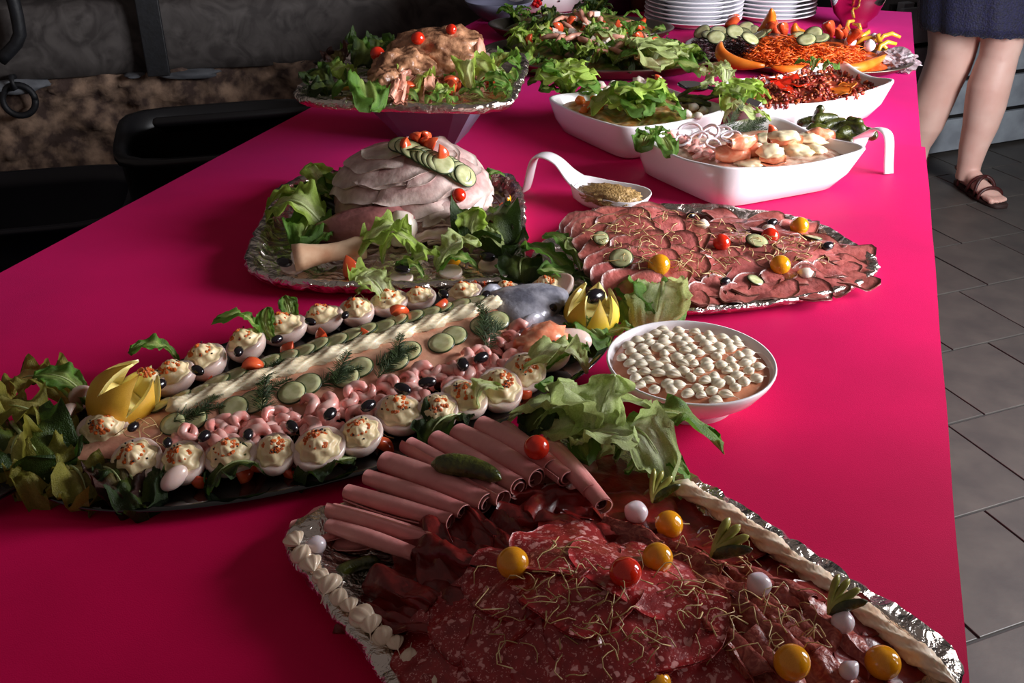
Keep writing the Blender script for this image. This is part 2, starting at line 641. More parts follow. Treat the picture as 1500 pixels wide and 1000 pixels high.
floor = struct('floor', box(-4.2, 2.6, -1.0, 6.6, -0.05, -0.004), M['grout'], 'dark grey tiled floor with staggered joints', 'floor')
TA = R(40.4)
ux, un = Vector((math.cos(TA), math.sin(TA), 0)), Vector((-math.sin(TA), math.cos(TA), 0))
TS = 0.2815
tile_me = mesh('tile', *box(-TS / 2 + .0028, TS / 2 - .0028, -TS / 2 + .0028, TS / 2 - .0028, -0.012, 0.0, 0.0015), M['tile'], False)
k0 = 0.893 - 3 * TS
for r_ in range(0, 22):
    for c_ in range(-12, 22):
        cc = ux * (1.277 + TS * (c_ - 6 + (0.42 if r_ % 2 else 0))) + un * (k0 + TS * (r_ + .5))
        if cc.x < -1.5 or cc.x > 1.5 or cc.y < 0.9 or cc.y > 5.2:
            continue
        t = ob('tile', tile_me, floor, loc=(cc.x, cc.y, rnd.uniform(-.0008, 0.0004)), rot=(rnd.uniform(-.002, .002), rnd.uniform(-.002, .002), TA))

# wall with the old manger beam, on the left behind the table
WP = CAMP + ray(0, 115) * 3.3
WD = Vector((math.cos(R(32.7)), math.sin(R(32.7)), 0))
WN = Vector((WD.y, -WD.x, 0))          # towards the room
WM = Matrix((WD, -WN, Vector((0, 0, 1)))).transposed().to_4x4()
WM.translation = Vector((WP.x, WP.y, 0))


def wallpt(px, py, out=0.0):
    d = ray(px, py)
    q = Vector((WP.x, WP.y, 0)) + WN * out
    t = (q - CAMP).dot(WN) / d.dot(WN)
    p = CAMP + d * t
    return (p - Vector((WP.x, WP.y, 0))).dot(WD), p.z


bz0 = wallpt(0, 115)[1]
bz1 = wallpt(0, 4)[1]
NWU, NWV = 220, 40


def wf(u, v):
    s = -2.0 + u * 4.9
    z = v * (bz0 + .02)
    d = 0.05 * fr(s * 3, z * 3, 1.0, 4) + 0.04 * fr(s * 9, z * 9, 4.0, 3) + .02 * fr(s * 26, z * 26, 8.0, 2)
    return WM @ Vector((s, -0.03 - d, z))


wall = empty('wall_left', (WP.x, WP.y, 0))
tag(wall, 'rough stone wall with a heavy timber beam behind the table', 'wall', kind='structure')
mk('rubble', grid(NWU, NWV, wf), M['stone'], wall)
mk('backing', xf(box(-2.0, 2.9, 0.10, 0.22, 0, 2.5), WM), M['plasterdark'], wall, smooth=False)


def beamf(u, v):
    s = -2.0 + u * 4.9
    a = v * 2 * PI
    x, y = math.cos(a), math.sin(a)
    k = (abs(x) ** 6 + abs(y) ** 6) ** (-1 / 6)
    z = (bz0 + bz1) / 2 + y * k * (bz1 - bz0) / 2 * (1 + .05 * fr(s * 2, a, 0, 3))
    dd = 0.02 - x * k * 0.10 + .012 * fr(s * 3, a * 2, 5, 3)
    return WM @ Vector((s, dd, z))


mk('timber_beam', grid(70, 24, beamf, cv=True), M['beam'], wall)
for (x0, x1, y0, y1, sd) in ((-30, 70, 112, 138, 1), (238, 322, 98, 116, 2), (182, 212, 104, 112, 3)):
    s0, za = wallpt(x0, y1, .05)
    s1, zb = wallpt(x1, y0, .05)
    mk('stone', xf(lump((s1 - s0) / 2, .05, (zb - za) / 2 * 1.2, 3, .25, 2, sd), WM @ Matrix.Translation(((s0 + s1) / 2, -.05, (za + zb) / 2))), M['greystone'], wall)
# iron strap and tie ring on the beam
s0, zt = wallpt(206, 50, .12)
s1, zb = wallpt(240, 110, .12)
s1 = wallpt(240, 50, .12)[0]
zt = bz1 + .25
strap = mk('iron_strap', xf(box(s0, s1, -.135, -.105, zb, zt + .1, .003), WM), M['iron'], smooth=False)
tag(strap, 'black iron strap fixed upright across the dark timber beam', 'iron strap')
ring = empty('tie_ring', WM @ Vector((wallpt(28, 147, .1)[0], -.10, wallpt(28, 147, .1)[1])))
tag(ring, 'black iron tie ring hanging on the stone wall under the beam', 'tie ring')
rs, rz = wallpt(28, 147, .1)
rr_ = 22 * mpp(WM @ Vector((rs, -.1, rz)))
mk('ring', xf(tube([(rs + rr_ * math.cos(a), -.10 + .004 * math.sin(a), rz + rr_ * math.sin(a)) for a in [2 * PI * i / 28 for i in range(29)]], .011, 8), WM), M['iron'], ring)
mk('staple', xf(tube([(rs - .004, -.02, rz + rr_ + .012), (rs - .004, -.115, rz + rr_ + .03), (rs - .004, -.12, rz + rr_ - .004), (rs - .004, -.03, rz + rr_ - .015)], .010, 7), WM), M['iron'], ring)
hs, hz = wallpt(12, 40, .16)
hook = mk('iron_bar', xf(tube([(hs - .03 + .06 * math.sin(2.6 * t) - .05 * max(0, t - .75) * 4, -.145, hz + .35 - .5 * t + .06 * max(0, t - .8) * 4) for t in [i / 16 for i in range(17)]], .020, 10), WM), M['iron'])
tag(hook, 'bent black iron bar against the beam above the tie ring', 'iron bar')

# back wall behind the far end, window wall on the right (outside the view)
wb = struct('wall_back', box(-.6, 2.6, 5.55, 5.7, 0, 2.6), M['plasterdark'], 'dark wall beyond the far end of the table', 'wall')
wr = empty('wall_right', (1.7, 1.5, 0))
tag(wr, 'wall with a window on the right of the table', 'wall', kind='structure')
for nm, b_ in (('wall_panel', box(1.68, 1.83, -1.0, .95, 0, 2.6)), ('wall_panel', box(1.68, 1.83, 2.49, 5.6, 0, 2.6)), ('wall_panel', box(1.68, 1.83, .95, 2.49, 0, .83)), ('wall_panel', box(1.68, 1.83, .95, 2.49, 1.99, 2.6))):
    mk(nm, b_, M['plasterdark'], wr, smooth=False)

wp = struct('wall_light_block', box(.80, 1.68, 1.00, 1.14, 0, 2.6), M['plasterdark'], 'added unseen dark wall blocking window light from the near platter', 'wall')  # added out of view to keep window light off the near platter

# bins beside the table
def bin_(name, c, sx, sy, h, rz, m, lid=True):
    e = empty(name, (c.x, c.y, 0), rz)
    mo = mw(e)
    rs_ = []
    for k, z, in ((.88, 0), (.97, h * .8), (1, h * .97), (1.05, h * .97), (1.05, h), (.96, h), (.94, h * .9), (.84, .02)):
        ring_ = []
        for i in range(36):
            a = 2 * PI * i / 36
            x, y = math.cos(a), math.sin(a)
            q = (abs(x) ** 5 + abs(y) ** 5) ** (-.2)
            ring_.append(mo @ Vector((x * q * sx * k, y * q * sy * k, z)))
        rs_.append(ring_)
    mk('body', rings(rs_), m, e)
    return e


bc = F(330, 215, .55)
b1 = bin_('waste_bin', bc, .24, .22, .60, R(35), M['bin'])
lid_c = Vector((bc.x, bc.y, .60)) + Vector((.05, .05, 0))
mk('lid', xf(box(-.25, .25, -.012, .012, -.21, .21, .01), Matrix.Translation(lid_c + Vector((0, .05, .0))) @ Matrix.Rotation(R(35), 4, 'Z') @ Matrix.Rotation(R(72), 4, 'X')), M['bin'], b1)
tag(b1, 'black plastic bin with tilted lid between stone wall and table', 'bin')
bc2 = F(40, 300, .40)
b2 = bin_('storage_bin', bc2, .26, .22, .42, R(33), M['bluebin'])
tag(b2, 'navy blue plastic bin on the floor at the left edge', 'bin')

# ------------------------------------------------------------------ the table and its cloths
TX0, TX1 = -1.055, 0.1525
YSEAM = 1.93
table = empty('table', ((TX0 + TX1) / 2, 1.7, 0))
tag(table, 'long buffet table hidden under bright pink cloths', 'table')
mk('table_top', box(TX0 + .012, TX1 - .012, -.3, 3.29, TZ - .035, TZ - .004, .004), M['tablewood'], table, smooth=False)
for x in (TX0 + .08, TX1 - .08):
    for y in (-.2, 1.5, 3.2):
        mk('leg', tube([(x, y, 0), (x, y, TZ - .035)], .022, 10), M['tablewood'], table)


def cloth(name, y0, y1, x0, x1, z, m, wob):
    hang, nx, drop = .42, 26, 8
    ny = int((y1 - y0) / .03)

    def edge(y, side):
        return (x1 if side else x0) + wob * fr(y * 2.0, 3.0 * side, 0, 2)

    def topf(u, v):
        y = y0 + (y1 - y0) * u
        return Vector((edge(y, 0) + (edge(y, 1) - edge(y, 0)) * v, y, z + .0006 * fr(v * 5, y * 5, 0, 2) * math.sin(PI * v)))

    def sidef(side):
        sg = 1 if side else -1
        def fn(u, v):
            y = y0 + (y1 - y0) * u
            dep = hang * v
            return Vector((edge(y, side) - sg * dep * (.035 + .02 * math.sin(y * 17 + sg) + .008 * math.sin(y * 41)), y, z - dep))
        return fn

    def endf(u, v):
        return Vector((x0 + (x1 - x0) * u, y1 - hang * v * (.03 + .02 * math.sin(u * 20)), z - hang * v))
    p = [grid(ny + 1, nx + 1, topf), grid(ny + 1, drop + 1, sidef(0)), grid(ny + 1, drop + 1, sidef(1))]
    if y1 > 3:
        p.append(grid(nx + 1, drop + 1, endf))
    return join(p)


c1 = mk('tablecloth', cloth('tablecloth', -.32, YSEAM, TX0, TX1, TZ, M['cloth'], .003), M['cloth'], loc=(0, 0, 0))
tag(c1, 'bright pink paper tablecloth covering the near length of the table', 'tablecloth', 'pink tablecloths')
c2 = mk('tablecloth', cloth('tablecloth', YSEAM - .12, 3.312, TX0 + .003, TX1 - .006, TZ - .0025, M['cloth_far'], .0), M['cloth_far'], loc=(0, 0, 0))
tag(c2, 'bright pink paper tablecloth covering the far end under the plates', 'tablecloth', 'pink tablecloths')
reg(c1)
reg(c2)
# ------------------------------------------------------------------ food builders
LEAFCOL = {
    'pale': ((244, 245, 214), (206, 220, 150)),
    'bright': ((240, 245, 186), (188, 216, 98)),
    'green': ((196, 214, 126), (108, 154, 58)),
    'dark': ((120, 134, 60), (50, 72, 24)),
    'red': ((134, 120, 60), (70, 34, 26)),
    'yellow': ((222, 206, 128), (160, 152, 64)),
}


def leaf_mesh(kind, seed, wid=0.62, arch=0.18, cup=0.3, ruf=0.09, jag=0.14, nu=24, nv=23):
    rg = random.Random(seed * 31 + 5)
    c0, c1 = lin(LEAFCOL[kind][0]), lin(LEAFCOL[kind][1])
    ph = [rg.uniform(0, 6.28) for _ in range(8)]
    bend = rg.uniform(-.10, .10)
    v, col = [], []
    for i in range(nu):
        u = 0.5 - 0.5 * math.cos(PI * i / (nu - 1))
        u = .25 * u + .75 * i / (nu - 1)
        w_ = wid * .5 * ((u ** .55) * max(0, 1 - u ** 5) ** .5 * 1.05 + .10 * (1 - u))
        sz = arch * math.sin(PI * u) * (1 + .3 * math.sin(ph[0])) - arch * .35 * max(0, u - .7) ** 2 * 8
        for j in range(nv):
            q = 2 * j / (nv - 1) - 1
            aq = abs(q)
            side = 1 if q > 0 else 0
            jg = 1 + jag * fr(u * 7 + seed, side * 9.0, 2.2, 3) * aq
            y = q * w_ * jg + bend * math.sin(PI * u)
            rf = ruf * (aq ** 1.8) * (math.sin(u * 13 + ph[1 + side]) + .9 * math.sin(u * 27 + ph[3 + side] + q * 2)) * (.35 + .65 * u)
            rf += ruf * .9 * u ** 4 * math.sin(q * 7 + ph[5])
            z = sz + cup * w_ * q * q * (1.2 - u) + rf + .075 * fr(u * 6 + seed, q * 3.5, 1.0, 3) * (.4 + aq) - .03 * (1 - aq) * (aq < .12)
            x = u + .04 * fr(u * 3, q * 3 + seed, 7.0, 2) * aq + jag * .25 * u ** 6 * fr(q * 6, seed, 3, 2)
            v.append((x, y, z))
            t = sm(.05, .75, aq * .9 + u * .42 - .12 + .22 * fr(u * 6, q * 5 + seed, 0, 2))
            c = mix(c0, c1, t)
            k = 1 + .25 * fr(u * 12, q * 12, seed, 2)
            col.append(tuple(min(1, a * k) for a in c))
    f = gridf(nu, nv)
    # spine of the leaf for the rib
    sp = []
    for i in range(10):
        u = i / 9 * .8
        sp.append((u, bend * math.sin(PI * u), arch * math.sin(PI * u) * (1 + .3 * math.sin(ph[0])) - arch * .35 * max(0, u - .7) ** 2 * 8 - .008))
    return mesh('leaf_blade', v, f, M['lettuce'], True, col), mesh('rib', *tube(sp, [.032 * (1 - .09 * i) for i in range(10)], 6), M['rib'])


LEAVES = {}
for kd, wd, ar, cp, rf_, jg, n_ in (('pale', .85, .22, .45, .085, .22, 5), ('bright', .9, .24, .4, .12, .22, 5), ('green', .66, .2, .3, .07, .16, 4),
                                   ('dark', .8, .2, .3, .12, .25, 3), ('red', .8, .2, .3, .13, .28, 3), ('yellow', .7, .2, .35, .15, .32, 4)):
    LEAVES[kd] = [leaf_mesh(kd, k + 1 + 10 * len(LEAVES), wd, ar * (.7 + .3 * k), cp, rf_, jg) for k in range(n_)]
# lamb's lettuce: small smooth spoon shaped leaves
LEAVES['lamb'] = [leaf_mesh('green', 91 + k, .55, .22, .55, .015, .04, 10, 9) for k in range(3)]


def leaf(kind, b, t, hb, ht, roll=0.0, var=None, wid=1.0, rib=True, world=False, zs=1.0):
    """leaf from base pixel b (height hb over the table) to tip pixel t (height ht)"""
    pb = Vector(b) if world else T(b[0], b[1], hb)
    pt = Vector(t) if world else T(t[0], t[1], ht)
    L_ = (pt - pb).length
    k = rnd.randrange(len(LEAVES[kind])) if var is None else var % len(LEAVES[kind])
    bl, rb = LEAVES[kind][k]
    m = along(pb, pt, (0, 0, 1), (L_, L_ * wid, L_ * zs), roll)
    e = ob('lettuce_leaf', bl, None, mtx=m)
    if rib:
        ob('rib', rb, e)
    return e


def frill(px, py, rpx, kind, n, h, seed, key, fmt, group, flat=.95):
    """rounded bunch of short frilly leaves"""
    rg = random.Random(seed)
    c = T(px, py, h)
    r_ = rpx * mpp(c)
    for i in range(n):
        a = 2 * PI * i / n * 1.618 * 2
        q = i / n
        el = R(12 + 58 * q)
        L_ = r_ * rg.uniform(.9, 1.15)
        b = c + Vector((math.cos(a), math.sin(a), 0)) * r_ * .12
        t = b + Vector((math.cos(a) * math.cos(el), math.sin(a) * math.cos(el), math.sin(el) * flat)) * L_
        o = leaf(kind if rg.random() < .8 else 'green', b, t, 0, 0, rg.uniform(-.3, .3), rg.randrange(9), rg.uniform(1.1, 1.5), False, True)
        series(key, o, fmt, 'lettuce leaf', group)


def tomato_mesh(m):
    def fn(p):
        r_ = math.hypot(p.x, p.y)
        z = p.z - .12 * math.exp(-(r_ / .18) ** 2) * (1 if p.z > 0 else .4)
        return Vector((p.x, p.y, z * .95))
    return mesh('cherry_tomato', *blob(1, 1, 1, 3, fn), m)


TOM = {'red': tomato_mesh(M['tomato']), 'yellow': tomato_mesh(M['ytomato'])}


def tomato(px, py, rpx, col='red', h=None, sink=.25):
    if h is None:
        p, n = hit(px, py + rpx * .4)
    else:
        p = T(px, py, h)
    r_ = rpx * mpp(p)
    if h is None:
        d = ray(px, py)
        # centre so that the ball covers the pixel and sits on the surface
        p = p + Vector((0, 0, r_ * (1 - sink)))
        c = CAMP + d * ((p - CAMP).dot(d) / d.dot(d))
        p = c
    return ob('cherry_tomato', TOM[col], None, mtx=frame(p, (rnd.uniform(-.7, .7), rnd.uniform(-.8, .3), .8), rnd.uniform(0, 6), r_))


def onion_mesh():
    def fn(p):
        k = 1 + .03 * math.cos(5 * math.atan2(p.y, p.x))
        z = p.z * (1.0 if p.z < 0 else 1 + .35 * p.z ** 6)
        return Vector((p.x * k, p.y * k, z))
    return mesh('pickled_onion', *blob(1, 1, 1, 3, fn), M['onion'])


ONION = onion_mesh()


def onion(px, py, rpx, h=None):
    p, n = hit(px, py + rpx * .4)
    r_ = rpx * mpp(p)
    p = p + Vector((0, 0, r_ * .75))
    d = ray(px, py)
    p = CAMP + d * ((p - CAMP).dot(d) / d.dot(d))
    return ob('pickled_onion', ONION, None, mtx=frame(p, (rnd.uniform(-1, 1), rnd.uniform(-1, 1), .6), 0, r_))


def olive_mesh():
    return mesh('black_olive', *blob(1.35, 1, 1, 2, lambda p: Vector((p.x, p.y, p.z)) if abs(p.x) < 1.1 else Vector((p.x * .97, p.y, p.z))), M['olive'])


OLIVE = olive_mesh()


def olive(px, py, rpx, h=None, ang=0, tall=1.0):
    p, n = (hit(px, py) if h is None else (T(px, py, h), Vector((0, 0, 1))))
    r_ = rpx * mpp(p)
    return ob('black_olive', OLIVE, None, mtx=frame(p + Vector((0, 0, r_ * .45)), (0, 0, 1), ang, (r_, r_ * .8, r_ * .75 * tall)))


def gherkin_vf(L_, r_, seed=0, bend=.12):
    pts, rr = [], []
    for i in range(15):
        u = i / 14
        pts.append((L_ * (u - .5), bend * L_ * (math.sin(PI * u) - .5), 0))
        rr.append(r_ * (max(.02, 1 - abs(2 * u - 1) ** 4) ** .5) * (.9 + .12 * math.sin(u * 5 + seed)))
    v, f = tube(pts, rr, 14)
    v = [p * 1.0 + Vector((0, p.y * .06 * fr(p.x * 250, p.y * 250, p.z * 250 + seed, 2), p.z * .10 * fr(p.x * 180, p.y * 180, seed, 2))) for p in v]
    return v, f


def gherkin(a, b, rpx, h=None):
    m_ = ((a[0] + b[0]) / 2, (a[1] + b[1]) / 2)
    p, n = hit(*m_) if h is None else (T(*m_, h), None)
    r_ = rpx * mpp(p)
    hh = p.z - TZ + r_ * .8
    pa, pb = T(*a, hh), T(*b, hh)
    L_ = (pb - pa).length
    me = mesh('gherkin', *gherkin_vf(L_, r_, rnd.random() * 9), M['gherkin'])
    return ob('gherkin', me, None, mtx=along((pa + pb) / 2, pb))


def sheet_vf(c, rx, ry, ang, hf, th=.0016, tilt=(0, 0), ruf=0.0, kf=5, seed=0, nr=7, na=30, edge=None, core=None, lift=0.0):
    """thin slice draped over the height function hf(x, y) (absolute z)"""
    rg = random.Random(seed)
    p1, p2 = rg.uniform(0, 6), rg.uniform(0, 6)
    top, col = [], []
    ca, sa = math.cos(ang), math.sin(ang)
    for i in range(nr + 1):
        q = (i / nr) ** .8
        for k in range(na):
            a = 2 * PI * k / na
            rr = 1 + .05 * math.sin(3 * a + p1) + .03 * math.sin(7 * a + p2)
            lx, ly = rx * q * rr * math.cos(a), ry * q * rr * math.sin(a)
            x, y = c[0] + lx * ca - ly * sa, c[1] + lx * sa + ly * ca
            z = hf(x, y) + lift + tilt[0] * lx + tilt[1] * ly + ruf * q * q * (math.sin(kf * a + p1) + .6 * math.sin((kf * 2 - 1) * a + p2)) + ruf * .4 * fr(lx * 60, ly * 60, seed, 2)
            top.append(Vector((x, y, z)))
            if edge is not None:
                t = sm(.84, 1.0, q + .06 * fr(lx * 80, ly * 80, seed, 2))
                kk = 1 + .25 * fr(lx * 50, ly * 50, seed + 3, 2)
                col.append(tuple(max(0, min(1, x_ * kk)) for x_ in mix(core, edge, t)))
    n0 = len(top)
    v = top + [p - Vector((0, 0, th)) for p in top]
    f = gridf(nr + 1, na, False, True)
    f = [tuple(reversed(q)) for q in f]
    f2 = [tuple(i + n0 for i in reversed(q)) for q in f]
    side = [((nr) * na + k, nr * na + (k + 1) % na, n0 + nr * na + (k + 1) % na, n0 + nr * na + k) for k in range(na)]
    # inner ring of radius zero is a fan of slivers; harmless
    if edge is not None:
        return v, f + f2 + side, col + col
    return v, f + f2 + side


def fold_vf(L_, W_, amp, nf, seed, gather=.5, droop=0.0, th=.0014, nu=14, nv=40):
    """gathered ribbon-like slice: folds run along x and close up towards x=0"""
    rg = random.Random(seed)
    ph = rg.uniform(0, 6)
    top = []
    for i in range(nu):
        u = i / (nu - 1)
        wv = W_ * (gather + (1 - gather) * u) * .5
        for j in range(nv):
            q = 2 * j / (nv - 1) - 1
            a = amp * (.55 + .45 * u) * (1 - .25 * q * q)
            z = a * math.sin(nf * PI * q + ph + .7 * u) + .35 * a * math.sin(nf * 2.3 * q + ph * 2 + u) - droop * u * u * L_ + .25 * amp * fr(u * 3, q * 3, seed, 2) - .5 * amp * q * q
            y = q * wv + .35 * a * math.sin(nf * 2 * PI * q + ph)
            z += amp * .5 * fr(u * 4 + seed, q * 5, 3, 3)
            x = L_ * u * (1 - .12 * q * q) + .10 * L_ * fr(q * 2.5, seed, 1, 2) * u
            top.append(Vector((x, y, z)))
    n0 = len(top)
    v = top + [p - Vector((0, 0, th)) for p in top]
    f = gridf(nu, nv)
    f2 = [tuple(i + n0 for i in reversed(q)) for q in f]
    rim = list(range(nv)) + [i * nv + nv - 1 for i in range(1, nu)] + [(nu - 1) * nv + j for j in range(nv - 2, -1, -1)] + [i * nv for i in range(nu - 2, 0, -1)]
    side = [(rim[k], rim[(k + 1) % len(rim)], n0 + rim[(k + 1) % len(rim)], n0 + rim[k]) for k in range(len(rim))]
    return v, f + f2 + side


def roll_vf(L_, r_, turns=1.9, th=.0018, seed=0, taper=.85, nu=10, nv=44):
    """slice rolled up into a cigar along x"""
    def fn(u, v_, off):
        a = v_ * turns * 2 * PI + seed
        rr = (r_ * (1 - .55 * v_) - off) * (1 if v_ > .04 else 1.0) * (taper + (1 - taper) * math.sin(PI * min(1, u * 1.1)))
        x = L_ * (u - .5) * (1 - .06 * v_) + .03 * L_ * math.sin(a * .5 + seed) * (u - .5)
        return Vector((x, rr * math.cos(a), rr * math.sin(a) * .9 + .012 * L_ * math.sin(3 * u + seed)))
    o = [fn(i / (nu - 1), 1 - j / (nv - 1), 0) for i in range(nu) for j in range(nv)]
    n_ = [fn(i / (nu - 1), 1 - j / (nv - 1), th) for i in range(nu) for j in range(nv)]
    n0 = len(o)
    f = gridf(nu, nv)
    f2 = [tuple(i + n0 for i in reversed(q)) for q in f]
    rim = list(range(nv)) + [i * nv + nv - 1 for i in range(1, nu)] + [(nu - 1) * nv + j for j in range(nv - 2, -1, -1)] + [i * nv for i in range(nu - 2, 0, -1)]
    side = [(rim[k], rim[(k + 1) % len(rim)], n0 + rim[(k + 1) % len(rim)], n0 + rim[k]) for k in range(len(rim))]
    return o + n_, f + f2 + side


def rounded(poly, rad, step=.008):
    """closed outline with rounded corners, evenly resampled"""
    pts = []
    n = len(poly)
    for i in range(n):
        p0, p1, p2 = Vector(poly[i - 1][:2]), Vector(poly[i][:2]), Vector(poly[(i + 1) % n][:2])
        r_ = rad[i] if hasattr(rad, '__len__') else rad
        a = p1 + (p0 - p1).normalized() * min(r_, (p0 - p1).length * .48)
        b = p1 + (p2 - p1).normalized() * min(r_, (p2 - p1).length * .48)
        for k in range(9):
            t = k / 8
            pts.append(a * (1 - t) ** 2 + p1 * 2 * t * (1 - t) + b * t * t)
    out = []
    tot = sum((pts[(i + 1) % len(pts)] - pts[i]).length for i in range(len(pts)))
    m = int(tot / step)
    seg, acc, i = tot / m, 0.0, 0
    out = []
    target = 0.0
    for i in range(len(pts)):
        a, b = pts[i], pts[(i + 1) % len(pts)]
        l = (b - a).length
        while target <= acc + l and len(out) < m:
            out.append(a + (b - a) * ((target - acc) / l if l else 0))
            target += seg
        acc += l
    # counter-clockwise
    ar = sum(out[i].x * out[(i + 1) % len(out)].y - out[(i + 1) % len(out)].x * out[i].y for i in range(len(out)))
    return out if ar > 0 else out[::-1]


def inset(out, d):
    n = len(out)
    res = []
    for i in range(n):
        t = (out[(i + 2) % n] - out[i - 2]).normalized()
        res.append(out[i] + Vector((-t.y, t.x)) * d)
    return res


def tray_vf(out, z0, prof, crumple=0.0, raise_=None, centre_rings=(.75, .5, .25)):
    """prof = [(inset, z)] from the foot outside over the rim to the floor inside"""
    rs = []
    n = len(out)
    cx, cy = sum(p.x for p in out) / n, sum(p.y for p in out) / n
    for (d, z) in prof:
        q = inset(out, d)
        row = []
        for i, p in enumerate(q):
            zz = z + (raise_(i / n, p) * z / max(pz for _, pz in prof) if raise_ else 0)
            if crumple:
                a = crumple * min(1.0, z / .012 + .25)
                row.append(Vector((p.x + a * fr(p.x * 70, p.y * 70, z * 90, 3), p.y + a * fr(p.x * 70 + 9, p.y * 70, z * 90, 3), z0 + max(.0005, zz + a * .8 * fr(p.x * 55, p.y * 55, 5 + d * 60, 3)))))
            else:
                row.append(Vector((p.x, p.y, z0 + zz)))
        rs.append(row)
    last = rs[-1]
    for k in centre_rings:
        rs.append([Vector((cx + (p.x - cx) * k, cy + (p.y - cy) * k, p.z + (crumple * .5 * fr(p.x * 40, p.y * 40, k * 9, 2) if crumple else 0))) for p in last])
    v, f = rings(rs, True, True)
    return v, f


def stuff_scatter(name, pts, maker, m, label, cat, smooth=True):
    """many tiny bits nobody could count joined into one mesh; maker(i, p, n) -> (verts, faces[, cols])"""
    parts = [maker(i, p, n) for i, (p, n) in enumerate(pts)]
    o = mk(name, join(parts), m, smooth=smooth)
    return tag(o, label, cat, kind='stuff')


def pts_in(poly, n, seed=0):
    rg = random.Random(seed)
    xs, ys = [p[0] for p in poly], [p[1] for p in poly]
    out = []
    while len(out) < n:
        x, y = rg.uniform(min(xs), max(xs)), rg.uniform(min(ys), max(ys))
        ins = False
        j = len(poly) - 1
        for i in range(len(poly)):
            if (poly[i][1] > y) != (poly[j][1] > y) and x < (poly[j][0] - poly[i][0]) * (y - poly[i][1]) / (poly[j][1] - poly[i][1]) + poly[i][0]:
                ins = not ins
            j = i
        if ins:
            out.append((x, y))
    return out


def sprouts(poly, n, seed, label, ln=.035, r_=.0006):
    rg = random.Random(seed)
    parts = []
    for (px, py) in pts_in(poly, n, seed):
        p, nn = hit(px, py)
        a = rg.uniform(0, 2 * PI)
        d = Vector((math.cos(a), math.sin(a), 0))
        s = Vector((-d.y, d.x, 0))
        L_ = ln * rg.uniform(.5, 1.2)
        k1, k2 = rg.uniform(-1, 1), rg.uniform(-1, 1)
        up = rg.uniform(.002, .010)
        pts = []
        for i in range(6):
            u = i / 5
            q = p + d * L_ * (u - .5) * (1 - .3 * abs(k1)) + s * L_ * .5 * (k1 * math.sin(PI * u) + .5 * k2 * math.sin(2 * PI * u))
            q = q + Vector((0, 0, .0012 + up * math.sin(PI * u) + .004 * abs(u - .5) * k2))
            pts.append(q)
        parts.append(tube(pts, [r_ * 1.1] * 5 + [r_ * 1.7], 4))
    o = mk('sprouts', join(parts), M['sprout'])
    return tag(o, label, 'sprouts', kind='stuff')


def piped_rope(name, pts, r_, m, label, lobes=5, twist=260, wave=.25, seg=.004):
    """rope of cream with slanting ridges"""
    pts = [Vector(p) for p in pts]
    dense = []
    for a, b in zip(pts[:-1], pts[1:]):
        k = max(2, int((b - a).length / seg))
        dense += [a + (b - a) * (i / k) for i in range(k)]
    dense.append(pts[-1])
    m_ = len(dense)
    n = 20
    rs = []
    dist = 0
    for i, p in enumerate(dense):
        if i:
            dist += (p - dense[i - 1]).length
        t = (dense[min(i + 1, m_ - 1)] - dense[max(i - 1, 0)]).normalized()
        sd = Vector((0, 0, 1)).cross(t).normalized()
        up = t.cross(sd)
        e = min(1, (i + .3) / 3, (m_ - i - .7) / 3)
        row = []
        for k in range(n):
            a = 2 * PI * k / n
            rr = r_ * e * (1 + wave * math.sin(lobes * a + dist * twist) + .22 * math.sin(dist * twist * .5) + .12 * fr(p.x * 120, p.y * 120, a, 2))
            row.append(p + sd * rr * math.cos(a) + up * rr * .85 * math.sin(a))
        rs.append(row)
    o = mk(name, rings(rs), m)
    return tag(o, label, 'cream')


def shell_vf(r_, seed=0):
    """one piped shell: ridged drop with a tail along +x"""
    rg = random.Random(seed)
    rs = []
    for i in range(12):
        u = i / 11
        rr = r_ * (math.sin(PI * min(1, u * 1.25 + .08)) ** .7 if u * 1.25 + .08 < 1 else .03) * (1 - .35 * u)
        rr = max(rr, r_ * .04)
        rs.append([Vector((r_ * (3.0 * u - 1.2), rr * (1 + .14 * math.cos(7 * a)) * math.cos(a), rr * (1 + .14 * math.cos(7 * a)) * math.sin(a) * .9 + r_ * .35 * math.sin(PI * u))) for a in [2 * PI * k / 28 for k in range(28)]])
    return rings(rs)


def wedge_vf(r_, ang=1.0, n=8):
    """tomato wedge: segment of a ball"""
    v, f = [], []
    rs = []
    for i in range(n + 1):
        ph = PI * i / n
        row = [Vector((0, 0, r_ * math.cos(ph) * .95))]
        for k in range(7):
            a = -ang / 2 + ang * k / 6
            row.append(Vector((r_ * math.sin(ph) * math.cos(a), r_ * math.sin(ph) * math.sin(a), r_ * math.cos(ph) * .95)))
        rs.append(row)
    return rings(rs, False, False)
# ------------------------------------------------------------------ 1. the platter of cold cuts, nearest the camera
cp = [T(394, 768, .022), T(885, 611, .022), T(1472, 986, .022), T(830, 1290, .022)]
dr = (cp[2] - cp[1])
cp[0] = T(388, 772, .022)
cp[3] = cp[0] + (T(562, 1000, .022) - cp[0]) * 1.9
cp_out = rounded(cp, [.055, .06, .07, .07], .006)
pl = empty('foil_platter', ((cp[0].x + cp[2].x) / 2, (cp[0].y + cp[2].y) / 2, TZ))
tag(pl, 'large foil-wrapped platter of ham and salami nearest the camera', 'platter', 'foil platters')
pf = mk('foil', tray_vf(cp_out, TZ, [(.022, .001), (.004, .014), (0, .021), (.003, .0245), (.018, .0235), (.028, .018), (.042, .010)], .0035), M['foil'], pl)
reg(pf)
PCX, PCY = pl.location.x, pl.location.y
G1, G2, G3 = T(850, 930, .03), T(1130, 960, .02), T(700, 720, .02)


